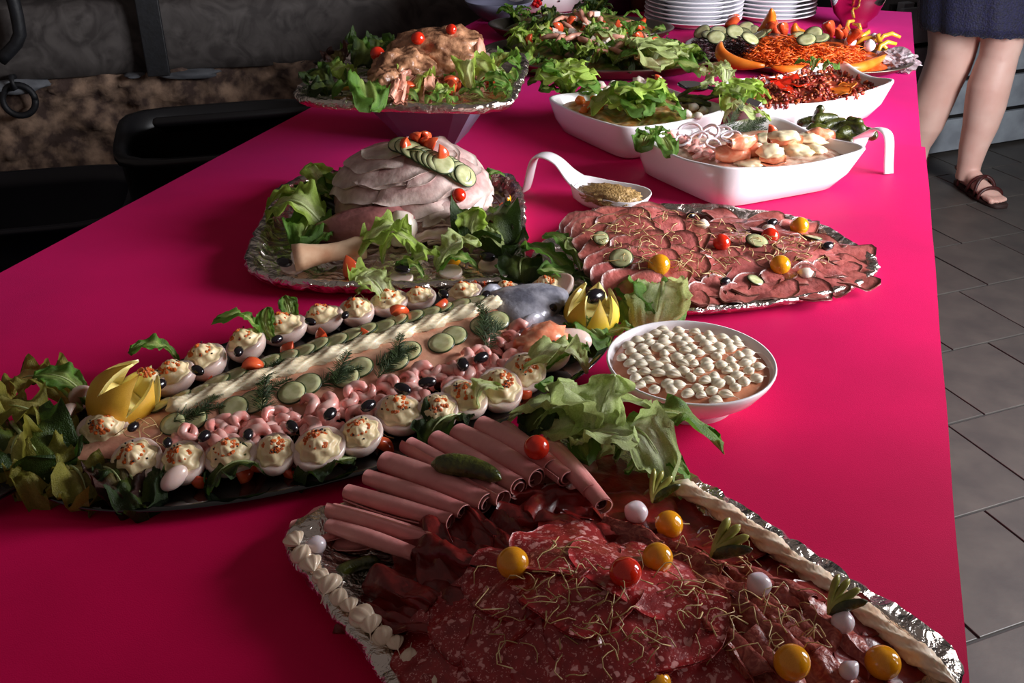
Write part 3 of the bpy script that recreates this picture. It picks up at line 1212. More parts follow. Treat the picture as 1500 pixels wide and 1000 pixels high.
def m1(x, y):
    g = .052 * math.exp(-(((x - G1.x) / .10) ** 2 + ((y - G1.y) / .085) ** 2))
    g += .030 * math.exp(-(((x - G2.x) / .07) ** 2 + ((y - G2.y) / .07) ** 2))
    g += .018 * math.exp(-(((x - G3.x) / .12) ** 2 + ((y - G3.y) / .08) ** 2))
    return TZ + .012 + g


# flat dried meat slices lying along the right side and in the middle
flat = [(905, 700, .040), (985, 742, .036), (1030, 770, .036), (1000, 800, .036), (1075, 800, .036), (1120, 836, .036), (1075, 850, .036), (1170, 868, .036), (1150, 900, .036),
        (1225, 908, .036), (1275, 945, .036), (1240, 955, .036), (1330, 985, .036), (1285, 1000, .036), (930, 760, .038), (880, 790, .038)]
for i, (x, y, r_) in enumerate(flat):
    c = T(x, y, .016)
    o = mk('dried_meat_slice', sheet_vf(c, r_, r_ * .8, rnd.uniform(0, 3), m1, .0014, (rnd.uniform(-.05, .05), rnd.uniform(-.05, .05)), .0022, 4, i, lift=.002 + .0011 * (i % 5)), M['bresaola'])
    series('flat_dried', reg(o), '{} thin dark red dried meat slice lying flat, counted from the left', 'meat slice', 'flat dried meat slices on the cold cuts platter')

# rolled ham
rolls = [((482, 770), (606, 812), 12), ((484, 748), (640, 790), 15), ((508, 720), (660, 764), 15), ((536, 697), (680, 752), 14), ((560, 676), (714, 738), 17),
         ((598, 652), (738, 728), 16), ((634, 640), (762, 716), 17), ((670, 632), (786, 702), 17), ((706, 625), (806, 684), 16), ((738, 626), (832, 700), 15), ((806, 646), (884, 742), 14), ((800, 652), (866, 722), 13)]
for i, (a, b, r_) in enumerate(rolls):
    ha, hb_ = .024 + .0022 * min(i, 9), .032 + .0022 * min(i, 9)
    pa, pb = T(*a, ha), T(*b, hb_)
    rm = r_ * 1.22 * mpp(pa)
    me = mesh('ham_roll', *roll_vf((pb - pa).length, rm, 1.9, .0016, i * 1.7), M['ham'])
    o = ob('ham_roll', me, None, mtx=along((pa + pb) / 2, pb))
    series('ham_roll', reg(o), '{} rolled slice of pink ham from the left on the cold cuts platter', 'ham roll', 'rolled ham slices on the cold cuts platter')
# a few flat ham slices under the rolls
for i, (x, y) in enumerate(((560, 760), (640, 720), (720, 690), (800, 690), (470, 770))):
    c = T(x, y, .018)
    o = mk('ham_slice', sheet_vf(c, .05 if i < 4 else .03, .036 if i < 4 else .022, .6, m1, .0016, (0, 0), .002, 4, i + 40, lift=.001 * i), M['ham'])
    series('ham_flat', reg(o), '{} flat pink ham slice lying under the ham rolls, from the left', 'ham slice', 'flat ham slices under the rolls')

# folded dried meat
folds = [((640, 905), (545, 850), .085, .022, 3, -.25), ((720, 880), (590, 800), .09, .026, 2.5, 0.1), ((650, 765), (690, 860), .09, .03, 2, .3), ((780, 860), (690, 790), .08, .02, 3, 0),
         ((850, 790), (735, 770), .075, .02, 3, .1), ((870, 745), (760, 735), .07, .02, 2.6, .2), ((860, 700), (800, 770), .07, .022, 2.2, -.2), ((625, 915), (555, 860), .05, .014, 3, -.3),
         ((700, 940), (600, 870), .08, .02, 2.4, -.1), ((905, 800), (800, 800), .07, .018, 3, .1)]
for i, (a, b, W_, am, nf, rl) in enumerate(folds):
    pa, pb = T(*a, .024), T(*b, .028)
    za, zb = m1(pa.x, pa.y) + .008, m1(pb.x, pb.y) + .012
    pa.z, pb.z = za, zb
    me = mesh('dried_meat_fold', *fold_vf((pb - pa).length * 1.1, W_ * 1.15, am * .62, nf * .62, i + 3, .5, .12), M['bresaola'])
    o = ob('dried_meat_slice', me, None, mtx=along(pa, pb, roll=rl))
    series('fold_dried', reg(o), '{} folded dark red dried meat slice from the left beside the ham', 'meat slice', 'folded dried meat slices on the cold cuts platter')

# salami slices, a heap of big spotted discs
sal = [(1000, 985, .052), (930, 1000, .055), (700, 985, .05), (660, 930, .046), (780, 1010, .055), (860, 1000, .055), (720, 900, .05), (790, 950, .055), (960, 930, .052), (900, 945, .055), (770, 872, .05), (850, 890, .055), (930, 880, .05), (830, 845, .046)]
for i, (x, y, r_) in enumerate(sal):
    c = T(x, y, .045)
    tl = (c - G1) * -0.9
    o = mk('salami_slice', sheet_vf(c, r_, r_ * .92, rnd.uniform(0, 3), m1, .0022, (rnd.uniform(-.07, .07), rnd.uniform(-.07, .07)), .0036, 4, i + 70, 8, 36, lift=.004 + .0016 * i), M['salami'])
    series('salami', reg(o), '{} fat-speckled salami slice in the heap at the front, from the left', 'salami slice', 'salami slices on the cold cuts platter')

# gathered coppa on the right of the salami
cop = [((965, 815), (1035, 870), .085), ((1010, 845), (1090, 905), .09), ((1060, 870), (1150, 930), .09), ((1000, 880), (1070, 960), .08), ((1110, 905), (1200, 965), .085), ((1060, 920), (1150, 990), .08), ((1150, 935), (1250, 1000), .08), ((1100, 960), (1190, 1030), .08), ((930, 805), (990, 850), .07), ((880, 772), (960, 812), .06)]
for i, (a, b, W_) in enumerate(cop):
    pa, pb = T(*a, .03), T(*b, .03)
    pa.z, pb.z = m1(pa.x, pa.y) + .008, m1(pb.x, pb.y) + .010
    me = mesh('coppa_fold', *fold_vf((pb - pa).length * 1.1, W_, .009, 1.8 + (i % 3) * .5, i + 23, .8, .05), M['coppa'])
    o = ob('coppa_slice', me, None, mtx=along(pa, pb, roll=-.1))
    series('coppa', reg(o), '{} crumpled marbled cured pork slice, from the left', 'meat slice', 'cured pork slices beside the salami')

# piped cream along both rims
rp = [T(x, y, .027) for x, y in ((984, 706), (1030, 730), (1090, 768), (1150, 812), (1210, 856), (1270, 902), (1330, 948), (1400, 1002))]
piped_rope('piped_cream', rp, .0072, M['aspic_cream'], 'rope of glazed piped cream along the right foil rim', 5, 260, .3)
shell = [mesh('cream_shell', *shell_vf(1.0, k), M['aspic_cream']) for k in range(2)]
lp = [(432, 792), (443, 810), (456, 828), (468, 843), (482, 858), (497, 873), (512, 888), (527, 902), (543, 916), (561, 929), (580, 943), (600, 960), (618, 980), (636, 1000)]
for i, (x, y) in enumerate(lp):
    p = T(x, y, .026)
    o = ob('cream_shell', shell[i % 2], None, mtx=frame(p, (-.2, -.2, 1), R(-40) + rnd.uniform(-.9, .9) + PI * (i % 2), (lambda k: (k * 1.1, k * 1.25, k * .65))(.0068 * rnd.uniform(.75, 1.3))))
    series('cshell', o, '{} glazed cream shell from the top along the left foil rim', 'cream', 'cream shells on the left rim of the cold cuts platter', 'y')

# garnish
for x, y, r_ in ((980, 768, 21), (963, 817, 23), (1160, 970, 27), (1293, 970, 26), (961, 1000, 22), (751, 824, 24)):
    series('c_yt', tomato(x, y, r_, 'yellow'), '{} yellow cherry tomato from the left on the cold cuts platter', 'tomato', 'yellow tomatoes on the cold cuts platter')
for x, y, r_ in ((916, 838, 24), (786, 655, 19)):
    series('c_rt', tomato(x, y, r_, 'red'), '{} red cherry tomato from the left on the cold cuts platter', 'tomato', 'red tomatoes on the cold cuts platter')
for x, y, r_ in ((932, 750, 17), (1112, 856, 18), (1234, 911, 17), (1243, 982, 14), (464, 798, 14)):
    series('c_on', onion(x, y, r_), '{} white pickled onion from the left on the cold cuts platter', 'onion', 'pickled onions on the cold cuts platter')
tag(gherkin((634, 676), (736, 698), 17), 'whole green gherkin lying across the ham rolls', 'gherkin')
tag(gherkin((488, 842), (556, 818), 12), 'dark gherkin tucked beside the left ham rolls', 'gherkin')


def gfan(px, py, L_, a0, label):
    p, n = hit(px, py)
    e = empty('gherkin_fan', p)
    tag(e, label, 'gherkin', 'sliced gherkin fans on the cold cuts platter')
    for k in range(4):
        v, f = gherkin_vf(L_, L_ * .17, k, .1)
        v = [Vector((q.x + L_ * .45, q.y * .6, q.z)) for q in v]
        me = mesh('blade', v, f, M['gherkinflesh'] if k else M['gherkin'])
        ob('blade', me, e, mtx=Matrix.Translation((0, 0, .006)) @ Matrix.Rotation(a0 + (k - 1.5) * .38, 4, 'Z') @ Matrix.Rotation(-.45 - .15 * k, 4, 'Y'))
    return e


gfan(955, 742, .030, R(70), 'sliced gherkin fan beside the white onion near the lettuce')
gfan(1042, 822, .034, R(35), 'sliced gherkin fan in the middle of the right side')
gfan(1212, 906, .030, R(50), 'sliced gherkin fan touching a white onion near the right rim')
sprouts([(780, 790), (980, 800), (1060, 860), (1180, 930), (1140, 990), (960, 960), (860, 1000), (700, 960), (690, 860)], 95, 3, 'pale curly sprouts scattered over the salami', .030, .00042)
sprouts([(930, 770), (1080, 760), (1260, 930), (1200, 960), (1060, 840)], 36, 5, 'few pale sprouts on the dried meat by the right rim', .024, .0004)

# lettuce at the back corner of the platter and by the bowl
lw = [
    ('pale', (880, 668), (812, 560), .03, .10, .3, 'large pale lettuce leaf standing at the back corner of the platter'),
    ('pale', (870, 672), (900, 548), .03, .095, -.2, 'pale lettuce leaf standing upright in the middle of the clump'),
    ('pale', (860, 664), (955, 590), .03, .06, -.4, 'pale lettuce leaf leaning towards the white bowl'),
    ('pale', (850, 650), (752, 600), .03, .06, .5, 'pale lettuce leaf leaning over the stuffed eggs'),
    ('green', (846, 610), (790, 560), .03, .07, .2, 'green lettuce leaf between eggs and the pale clump'),
    ('pale', (842, 660), (930, 640), .04, .075, -.1, 'folded pale lettuce leaf lying in front of the clump'),
    ('green', (900, 672), (1056, 640), .022, .045, -.25, 'green lettuce leaf spreading over the pink cloth'),
    ('green', (915, 690), (1010, 690), .022, .030, 0, 'small green leaf hanging over the foil corner'),
    ('dark', (840, 630), (770, 640), .028, .05, .2, 'dark green leaf in shade beside the ham rolls'),
    ('pale', (905, 650), (985, 700), .03, .035, .3, 'crinkled pale leaf beside the gherkin fan'),
]
frill(850, 648, 78, 'pale', 8, .028, 9, 'crnr', '{} short pale lettuce leaf from the left in the corner clump', 'short lettuce leaves at the platter corner', .8)
for i, (kd, b, t, hb, ht, rl, lab) in enumerate(lw):
    tag(leaf(kd, b, t, hb, ht, rl, i), lab, 'lettuce leaf', 'lettuce leaves at the corner of the cold cuts platter')
# ------------------------------------------------------------------ 2. the decorated salmon on its dark oval platter
SA = R(52)
sx_, sn_ = Vector((math.cos(SA), math.sin(SA), 0)), Vector((-math.sin(SA), math.cos(SA), 0))
SC = Vector((-.467, .830, TZ))


def SL(a, p, h=0.0):
    """a along the fish (head positive), p across (away from the camera positive)"""
    return SC + sx_ * a + sn_ * p + Vector((0, 0, h))


ovl = [Vector((SL(.335 * math.cos(t), .165 * math.sin(t) - .012).x, SL(.335 * math.cos(t), .165 * math.sin(t) - .012).y)) for t in [2 * PI * k / 120 for k in range(120)]]
sp = mk('oval_platter', tray_vf(ovl, TZ, [(.03, .001), (.012, .006), (0, .0125), (.002, .0135), (.010, .0125), (.03, .007)], 0), M['blackglass'])
tag(sp, 'dark glass oval platter under the decorated whole salmon', 'platter')
reg(sp)

salmon = empty('whole_salmon', SL(0, 0, .008), SA)
tag(salmon, 'whole poached salmon dressed with cucumber and a line of cream', 'salmon')
# body loft: (along, half width, height)
prof = [(-.31, .012, .012), (-.27, .020, .016), (-.20, .040, .022), (-.10, .062, .027), (0, .074, .030), (.09, .072, .032), (.16, .060, .034), (.205, .048, .034)]


def sprof(a):
    for (a0, w0, h0), (a1, w1, h1) in zip(prof[:-1], prof[1:]):
        if a <= a1:
            t = max(0, (a - a0) / (a1 - a0))
            return w0 + (w1 - w0) * t, h0 + (h1 - h0) * t
    return prof[-1][1:]


def fish_z(a, p):
    w_, h_ = sprof(a)
    q = min(1, abs(p) / w_)
    return h_ * (1 - .5 * q * q) * (1 - q ** 14) ** .5 if q < 1 else 0


rs_ = []
for i in range(40):
    a = -.31 + .515 * i / 39
    w_, h_ = sprof(a)
    row = []
    for k in range(26):
        t = 2 * PI * k / 26
        p = w_ * math.cos(t)
        z = fish_z(a, p * .999) if math.sin(t) >= 0 else .0
        row.append(SL(a, p * (1 + .03 * fr(a * 20, t, 0, 2)), .009 + max(0, z) + .0015 * fr(a * 60, t * 3, 2, 2)))
    rs_.append(row)
sb = mk('body', rings(rs_), M['fish'], salmon)
reg(sb)
# head: grey, with gill edge, open jaws and an eye
rs_ = []
for (a, w_, h_, zc) in ((.185, .044, .034, .0), (.20, .049, .042, 0), (.222, .046, .044, 0), (.245, .038, .040, .003), (.262, .029, .034, .008), (.276, .019, .022, .014), (.286, .010, .012, .019), (.29, .003, .003, .024)):
    rs_.append([SL(a + .01 * math.cos(t) * 0, w_ * math.cos(t), .010 + zc + h_ * .5 + h_ * .5 * math.sin(t)) for t in [2 * PI * k / 24 for k in range(24)]])
hd = mk('head', rings(rs_), M['fishskin'], salmon)
reg(hd)
rs_ = []
for (a, w_, h_, p0) in ((.20, .034, .026, -.016), (.225, .030, .024, -.028), (.25, .022, .02, -.045), (.272, .014, .014, -.062), (.29, .005, .006, -.076)):
    rs_.append([SL(a, p0 + w_ * math.cos(t), .012 + h_ * .5 + h_ * .5 * math.sin(t)) for t in [2 * PI * k / 18 for k in range(18)]])
mk('lower_jaw', rings(rs_), M['fishskin'], salmon)
for sd in (-1, 1):
    mk('eye', xf(blob(.006, .004, .006, 2), Matrix.Translation(SL(.245, sd * .034, .040)) @ Matrix.Rotation(SA, 4, 'Z')), M['olive'], salmon)
    mk('gill_cover', xf(blob(.020, .007, .020, 2), Matrix.Translation(SL(.208, sd * .042, .030)) @ Matrix.Rotation(SA, 4, 'Z') @ Matrix.Rotation(sd * -.25, 4, 'X')), M['fishskin'], salmon)
# tail fin: two ribbed lobes on the left
for k, (dp, dz) in enumerate(((.060, .02), (-.065, .012))):
    def tf(u, v, dp=dp, dz=dz):
        a = -.30 - .09 * u
        p = dp * u * (.15 + .85 * v)
        return SL(a - .02 * v * u, p + .006 * math.sin(v * 20) * u * .3, .014 + dz * u * v + .0022 * math.sin(v * 34) * u)
    v1, f1 = grid(9, 22, tf)
    v2 = [p - Vector((0, 0, .003)) for p in v1]
    mk('tail_fin', (v1 + v2, f1 + [tuple(i + len(v1) for i in reversed(q)) for q in f1]), M['fishdark'], salmon)

# piped cream along the back
cr = [SL(a, .004, .009 + fish_z(a, 0) + .003) for a in [-.20 + .40 * i / 24 for i in range(25)]]
piped_rope('piped_cream', cr, .0085, M['cream'], 'long ridged line of white cream piped along the salmon back', 6, 300, .28, .0025)

# cucumber slices on both flanks
ck_n = 28


def cuke_parts(r_):
    fl = lathe([(.0, .0018), (r_ * .55, .0019), (r_ * .93, .0017), (r_ * .93, -.0003), (0, -.0003)], ck_n)
    sk = lathe([(r_ * .93, .0018), (r_, .0014), (r_, -.0003), (r_ * .93, -.0004)], ck_n)
    return mesh('flesh', *fl, M['cuke']), mesh('skin', *sk, M['cukeskin'])


CUKE = cuke_parts(1.0 * .019)
CUKE_S = cuke_parts(1.0 * .015)


def cuke(p, n, spin, parts=CUKE, sc__=1.0):
    e = empty('cucumber_slice', mtx=frame(p, n, spin, sc__))
    ob('flesh', parts[0], e)
    ob('skin', parts[1], e)
    return e


def fish_n(a, p):
    e = .004
    dza = (fish_z(a + e, p) - fish_z(a - e, p)) / (2 * e)
    dzp = (fish_z(a, p + e) - fish_z(a, p - e)) / (2 * e)
    return (sx_ * -dza + sn_ * -dzp + Vector((0, 0, 1))).normalized()


for i in range(20):
    a = -.20 + .0195 * i
    w_, h_ = sprof(a)
    for sd, key, lab in ((1, 'ck_back', '{} cucumber slice from the left on the far flank of the salmon'), (-1, 'ck_front', '{} cucumber slice from the left on the near flank of the salmon')):
        if sd < 0 and i % 3 == 2:
            continue
        p = sd * w_ * (.50 + .06 * math.sin(i * 2.3))
        n = fish_n(a, p)
        q = SL(a, p, .0105 + fish_z(a, p)) + n * .0015
        series(key, cuke(q, (n + sx_ * -.22).normalized(), i * .4, CUKE, (.95 if sd > 0 else .8) if a > -.15 else .7), lab, 'cucumber slice', 'cucumber slices on the salmon')

# tomato pieces between the cucumber and the far eggs / under the near eggs
WEDGE = mesh('tomato_wedge', *wedge_vf(.017, 1.3), M['tomflesh'])
for i, (x, y) in enumerate(((228, 560), (310, 562), (368, 548), (432, 515), (480, 497), (532, 488), (583, 470), (640, 455), (683, 440), (255, 580), (700, 430))):
    p, n = hit(x, y)
    o = ob('tomato_wedge', WEDGE, None, mtx=frame(p + Vector((0, 0, .004)), (rnd.uniform(-.5, .5), rnd.uniform(-.9, -.3), .7), rnd.uniform(0, 6), rnd.uniform(.8, 1.05)))
    series('tw_far', o, '{} tomato wedge from the left in the row beyond the cream line', 'tomato wedge', 'tomato wedges on the far side of the salmon')
for i, (x, y) in enumerate(((138, 655), (232, 715), (292, 700), (385, 690), (430, 684), (560, 660), (628, 645), (665, 640), (748, 585), (765, 575), (505, 672), (350, 690))):
    p = T(x, y, .013)
    o = ob('tomato_wedge', WEDGE, None, mtx=frame(p, (rnd.uniform(-.6, .2), rnd.uniform(-.9, -.3), .5), rnd.uniform(0, 6), rnd.uniform(.6, .85)))
    series('tw_near', o, '{} tomato wedge from the left tucked under the near stuffed eggs', 'tomato wedge', 'tomato wedges under the near row of eggs')

# shrimps and chopped seafood along the near flank
SHR = []
for k in range(3):
    pts = [(.011 * math.cos(t), .011 * math.sin(t), .002 * math.sin(3 * t)) for t in [-.3 + 4.0 * i / 11 for i in range(12)]]
    v, f = tube(pts, [.0025 + .0045 * math.sin(PI * min(1, .15 + i / 11 * .9)) * (1 + .12 * math.cos(i * 2.9)) for i in range(12)], 9)
    SHR.append(mesh('shrimp', v, f, M['shrimp']))
k = 0
for i in range(30):
    a = -.20 + .0132 * i
    w_, h_ = sprof(a)
    for p0 in (-w_ * .93, -w_ - .012, -w_ - .026):
        if rnd.random() < .2:
            continue
        p = p0 - .006 * rnd.random()
        q = SL(a + rnd.uniform(-.006, .006), p, .024 + fish_z(a, p) * .6)
        o = ob('shrimp', SHR[k % 3], None, mtx=frame(q, (rnd.uniform(-.5, .5), rnd.uniform(-.7, .1), 1), rnd.uniform(0, 6), rnd.uniform(.75, 1.05)))
        series('shrimp', o, '{} pink shrimp from the left between near salmon flank and eggs', 'shrimp', 'shrimps along the near flank of the salmon')
        k += 1


# dill sprigs
def dill_vf(L_, seed):
    rg = random.Random(seed)
    parts = [tube([(0, 0, 0), (L_ * .5, .02 * L_, .03 * L_), (L_, -.02 * L_, 0)], [.0007, .0006, .0003], 4)]
    for i in range(26):
        u = i / 26
        for sd in (-1, 1):
            b = Vector((L_ * u, .02 * L_ * math.sin(PI * u), .03 * L_ * math.sin(PI * u)))
            l = L_ * .34 * (1 - .7 * u) * rg.uniform(.7, 1.1)
            for j in range(3):
                a = sd * rg.uniform(.5, 1.1)
                d = Vector((math.cos(a), math.sin(a), rg.uniform(-.25, .4)))
                parts.append(tube([b, b + d * l * .5, b + d * l + Vector((0, 0, -.1 * l))], [.0004, .0004, .0002], 3, False))
    return join(parts)


DILL = [mesh('dill_sprig', *dill_vf(.06, k), M['dill']) for k in range(2)]
for i, (x, y, an) in enumerate(((285, 612, .3), (305, 600, .9), (388, 590, 1.4), (400, 575, .6), (392, 555, 1.0), (492, 560, .4), (500, 552, 1.2), (575, 530, .4), (585, 520, 1.3), (570, 545, .8), (708, 490, 1.3), (716, 480, 1.7), (720, 500, .9))):
    p, n = hit(x, y)
    o = ob('dill_sprig', DILL[i % 2], None, mtx=frame(p + n * .004 - Vector((math.cos(an + .6), math.sin(an + .6), 0)) * .02, n, an + .6, rnd.uniform(.7, .95)))
    series('dill', o, '{} feathery dill sprig from the left on the salmon', 'dill', 'dill sprigs on the salmon')

# stuffed eggs
EGG_W = mesh('egg_white', *blob(1.2, 1, .86, 3, lambda p: Vector((p.x, p.y, min(p.z, .16 + .02 * p.x)))), M['eggwhite'])


def swirl_vf():
    rs = []
    n = 36
    for i in range(15):
        u = i / 14
        rr = .86 * (1 - u) ** .62 + .01
        z = .12 + .72 * u
        rs.append([Vector((1.1 * rr * (1 + .10 * math.cos(7 * a + 5 * u)) * math.cos(a) + .12 * u, rr * (1 + .10 * math.cos(7 * a + 5 * u)) * math.sin(a), z + .05 * math.sin(9 * a * 0 + 16 * u))) for a in [2 * PI * k / n for k in range(n)]])
    return rings(rs)


EGG_F = mesh('filling', *swirl_vf(), M['filling'])
EGG_R = []
for sd in range(3):
    rg = random.Random(sd)
    ps = []
    for k in range(44):
        a, q = rg.uniform(0, 6.28), rg.random() ** .6 * .5
        ps.append(xf(blob(.10, .10, .09, 1), Matrix.Translation((q * math.cos(a) + .05, q * math.sin(a) - .05, .83 - .70 * q + .06 * rg.random()))))
    EGG_R.append(mesh('roe', *join(ps), M['roe']))
EGG_P = []
for sd in range(2):
    rg = random.Random(sd + 9)
    ps = []
    for k in range(5):
        a, q = rg.uniform(0, 6.28), rg.uniform(.3, .7)
        ps.append(xf(blob(.05, .05, .04, 1), Matrix.Translation((q * math.cos(a) * 1.1, q * math.sin(a), .20 + .72 * (1 - (q / .86) ** 1.6)))))
    EGG_P.append(mesh('pepper', *join(ps), M['pepper']))


def egg(px, py, rpx, h, n=(0, 0, 1), spin=None):
    p = T(px, py, h)
    r_ = rpx * mpp(p)
    e = empty('stuffed_egg', mtx=frame(p, n, rnd.uniform(0, 6) if spin is None else spin, r_))
    ob('egg_white', EGG_W, e)
    fl = ob('filling', EGG_F, e)
    ob('roe', EGG_R[rnd.randrange(3)], fl)
    ob('pepper', EGG_P[rnd.randrange(2)], fl)
    return e


near = [(152, 632, 33), (200, 676, 38), (268, 676, 33), (338, 668, 34), (402, 664, 31), (468, 657, 36), (528, 637, 32), (585, 606, 34), (640, 604, 31), (680, 583, 32), (732, 570, 34), (768, 546, 32), (805, 520, 27)]
for x, y, r_ in near:
    o = egg(x, y, r_, .025, (.1 + rnd.uniform(-.15, .15), -.26, 1))
    series('egg_near', o, '{} stuffed egg half from the left in the near row by the salmon', 'stuffed egg', 'stuffed eggs in the near row')
far = [(215, 562, 30), (252, 552, 34), (300, 527, 36), (360, 503, 33), (415, 480, 33), (472, 466, 30), (522, 455, 29), (570, 442, 28), (614, 436, 24), (680, 430, 26), (742, 430, 26), (802, 424, 28)]
for x, y, r_ in far:
    o = egg(x, y, r_ * .9, .024, (rnd.uniform(-.25, .05), -.16, 1))
    series('egg_far', o, '{} stuffed egg half from the left in the far row by the salmon', 'stuffed egg', 'stuffed eggs in the far row')
# plain egg white halves leaning at both ends
for (x, y, r_, nn, lab) in ((96, 620, 28, (.8, .3, -.5), 'plain halved egg white leaning beside the salmon tail'), (122, 582, 22, (.9, -.2, -.4), 'plain egg white half standing behind the orange lemon crown'),
                            (808, 425, 27, (-.3, -.6, .8), 'upright halved egg white by the open salmon mouth'), (255, 700, 17, (-.7, .5, -.4), 'egg white half slipping over the edge below the eggs'), (835, 500, 24, (-.3, .6, -.8), 'plain egg white half beside the salmon jaw and bowl')):
    p = T(x, y, .024)
    tag(ob('egg_half', EGG_W, None, mtx=frame(p, nn, .5, (r_ * mpp(p) * 1.15, r_ * mpp(p) * .85, r_ * mpp(p) * .8))), lab, 'egg')
# olives
for x, y, r_ in ((232, 568, 11), (290, 546, 10), (350, 518, 9), (406, 500, 8), (455, 474, 8), (506, 464, 7), (650, 434, 9), (712, 436, 9), (738, 452, 12)):
    series('ol_far', olive(x, y, r_, rnd.uniform(.03, .04), rnd.uniform(0, 3)), '{} black olive from the left along the far row of eggs', 'olive', 'black olives by the far eggs')
for x, y, r_ in ((196, 628, 9), (246, 651, 9), (300, 642, 10), (364, 640, 10), (428, 628, 11), (484, 610, 11), (540, 598, 11), (590, 574, 12), (626, 564, 11), (678, 538, 12), (705, 528, 11)):
    series('ol_near', olive(x, y, r_, .036, rnd.uniform(0, 3)), '{} black olive from the left along the near row of eggs', 'olive', 'black olives by the near eggs')
sprouts([(150, 610), (330, 640), (480, 610), (640, 580), (700, 560), (560, 640), (300, 680), (180, 660)], 46, 8, 'few thin pale sprouts on the near stuffed eggs', .03, .0004)
sprouts([(440, 470), (560, 430), (640, 430), (520, 470)], 24, 9, 'few thin pale sprouts on the far stuffed eggs', .03, .0004)
# chopped salmon tartare heap near the jaw
q = T(795, 500, .03)
tag(mk('salmon_tartare', xf(lump(.034, .022, .018, 3, .4, 3, 4), Matrix.Translation(q) @ Matrix.Rotation(SA, 4, 'Z')), M['smoked']), 'orange heap of salmon tartare beside the salmon gills', 'tartare')


# lemon crowns
def crown(name, p, up, r_, spin, teeth, label, m=M['lemon'], tall=1.15):
    e = empty(name, mtx=frame(p, up, spin, r_))
    tag(e, label, 'lemon', 'lemon crowns on the salmon platter')
    n = teeth * 8
    prof_ = [(.05, -1.0), (.35, -.94), (.62, -.78), (.82, -.53), (.95, -.24), (1.0, .02)]
    rs = [[Vector((a_ * math.cos(2 * PI * k / n), a_ * math.sin(2 * PI * k / n), z)) for k in range(n)] for a_, z in prof_]
    for s_ in (.35, .7, 1.0):
        row = []
        for k in range(n):
            ph = (k % 8) / 8
            tri = (1 - abs(2 * ph - 1)) ** .75
            zz = .02 + s_ * (.12 + tall * .85 * tri)
            rr = 1.0 - .38 * max(0, zz) ** 1.9 + .04 * tri
            row.append(Vector((rr * math.cos(2 * PI * k / n), rr * math.sin(2 * PI * k / n), zz)))
        rs.append(row)
    inner = [[Vector((q.x * .84, q.y * .84, q.z - .03)) for q in rs[-1]]]
    inner.append([Vector((.82 * math.cos(2 * PI * k / n), .82 * math.sin(2 * PI * k / n), .05)) for k in range(n)])
    pe = ob('peel', mesh('peel', *rings(rs, True, False), m), e)
    ob('pith', mesh('pith', *rings([rs[-1], inner[0], inner[1]], False, False), M['lemonflesh']), pe)
    ob('flesh', mesh('flesh', *lathe([(.84, .04), (.5, .12), (.02, .10)], 24, None, False, True), M['lemonflesh']), e)
    return e


p = T(866, 462, .030)
crown('lemon_crown', p, (.15, -.12, 1), 41 * mpp(p), .3, 7, 'yellow lemon crown with pointed teeth by the salmon head')
tag(ob('black_olive', OLIVE, None, mtx=frame(p + Vector((.004, 0, .026)), (.2, .1, 1), 1.2, (.0125, .0095, .0095))), 'black olive sitting inside the yellow lemon crown', 'olive')
p = T(178, 588, .034)
M['lemon2'] = mat('amber_lemon_peel', (226, 168, 40), (236, 184, 62), scale=40, rough=0.38, bump=0.3, bscale=380, sss=0.1)
crown('lemon_crown', p, (.55, .35, .75), 50 * mpp(p), .2, 6, 'amber lemon crown tilted at the salmon tail', M['lemon2'], 1.35)
tag(ob('salmon_roe', EGG_R[0], None, mtx=frame(T(212, 556, .06), (.3, .2, 1), 0, .017)), 'small heap of orange roe on the amber lemon crown', 'roe')

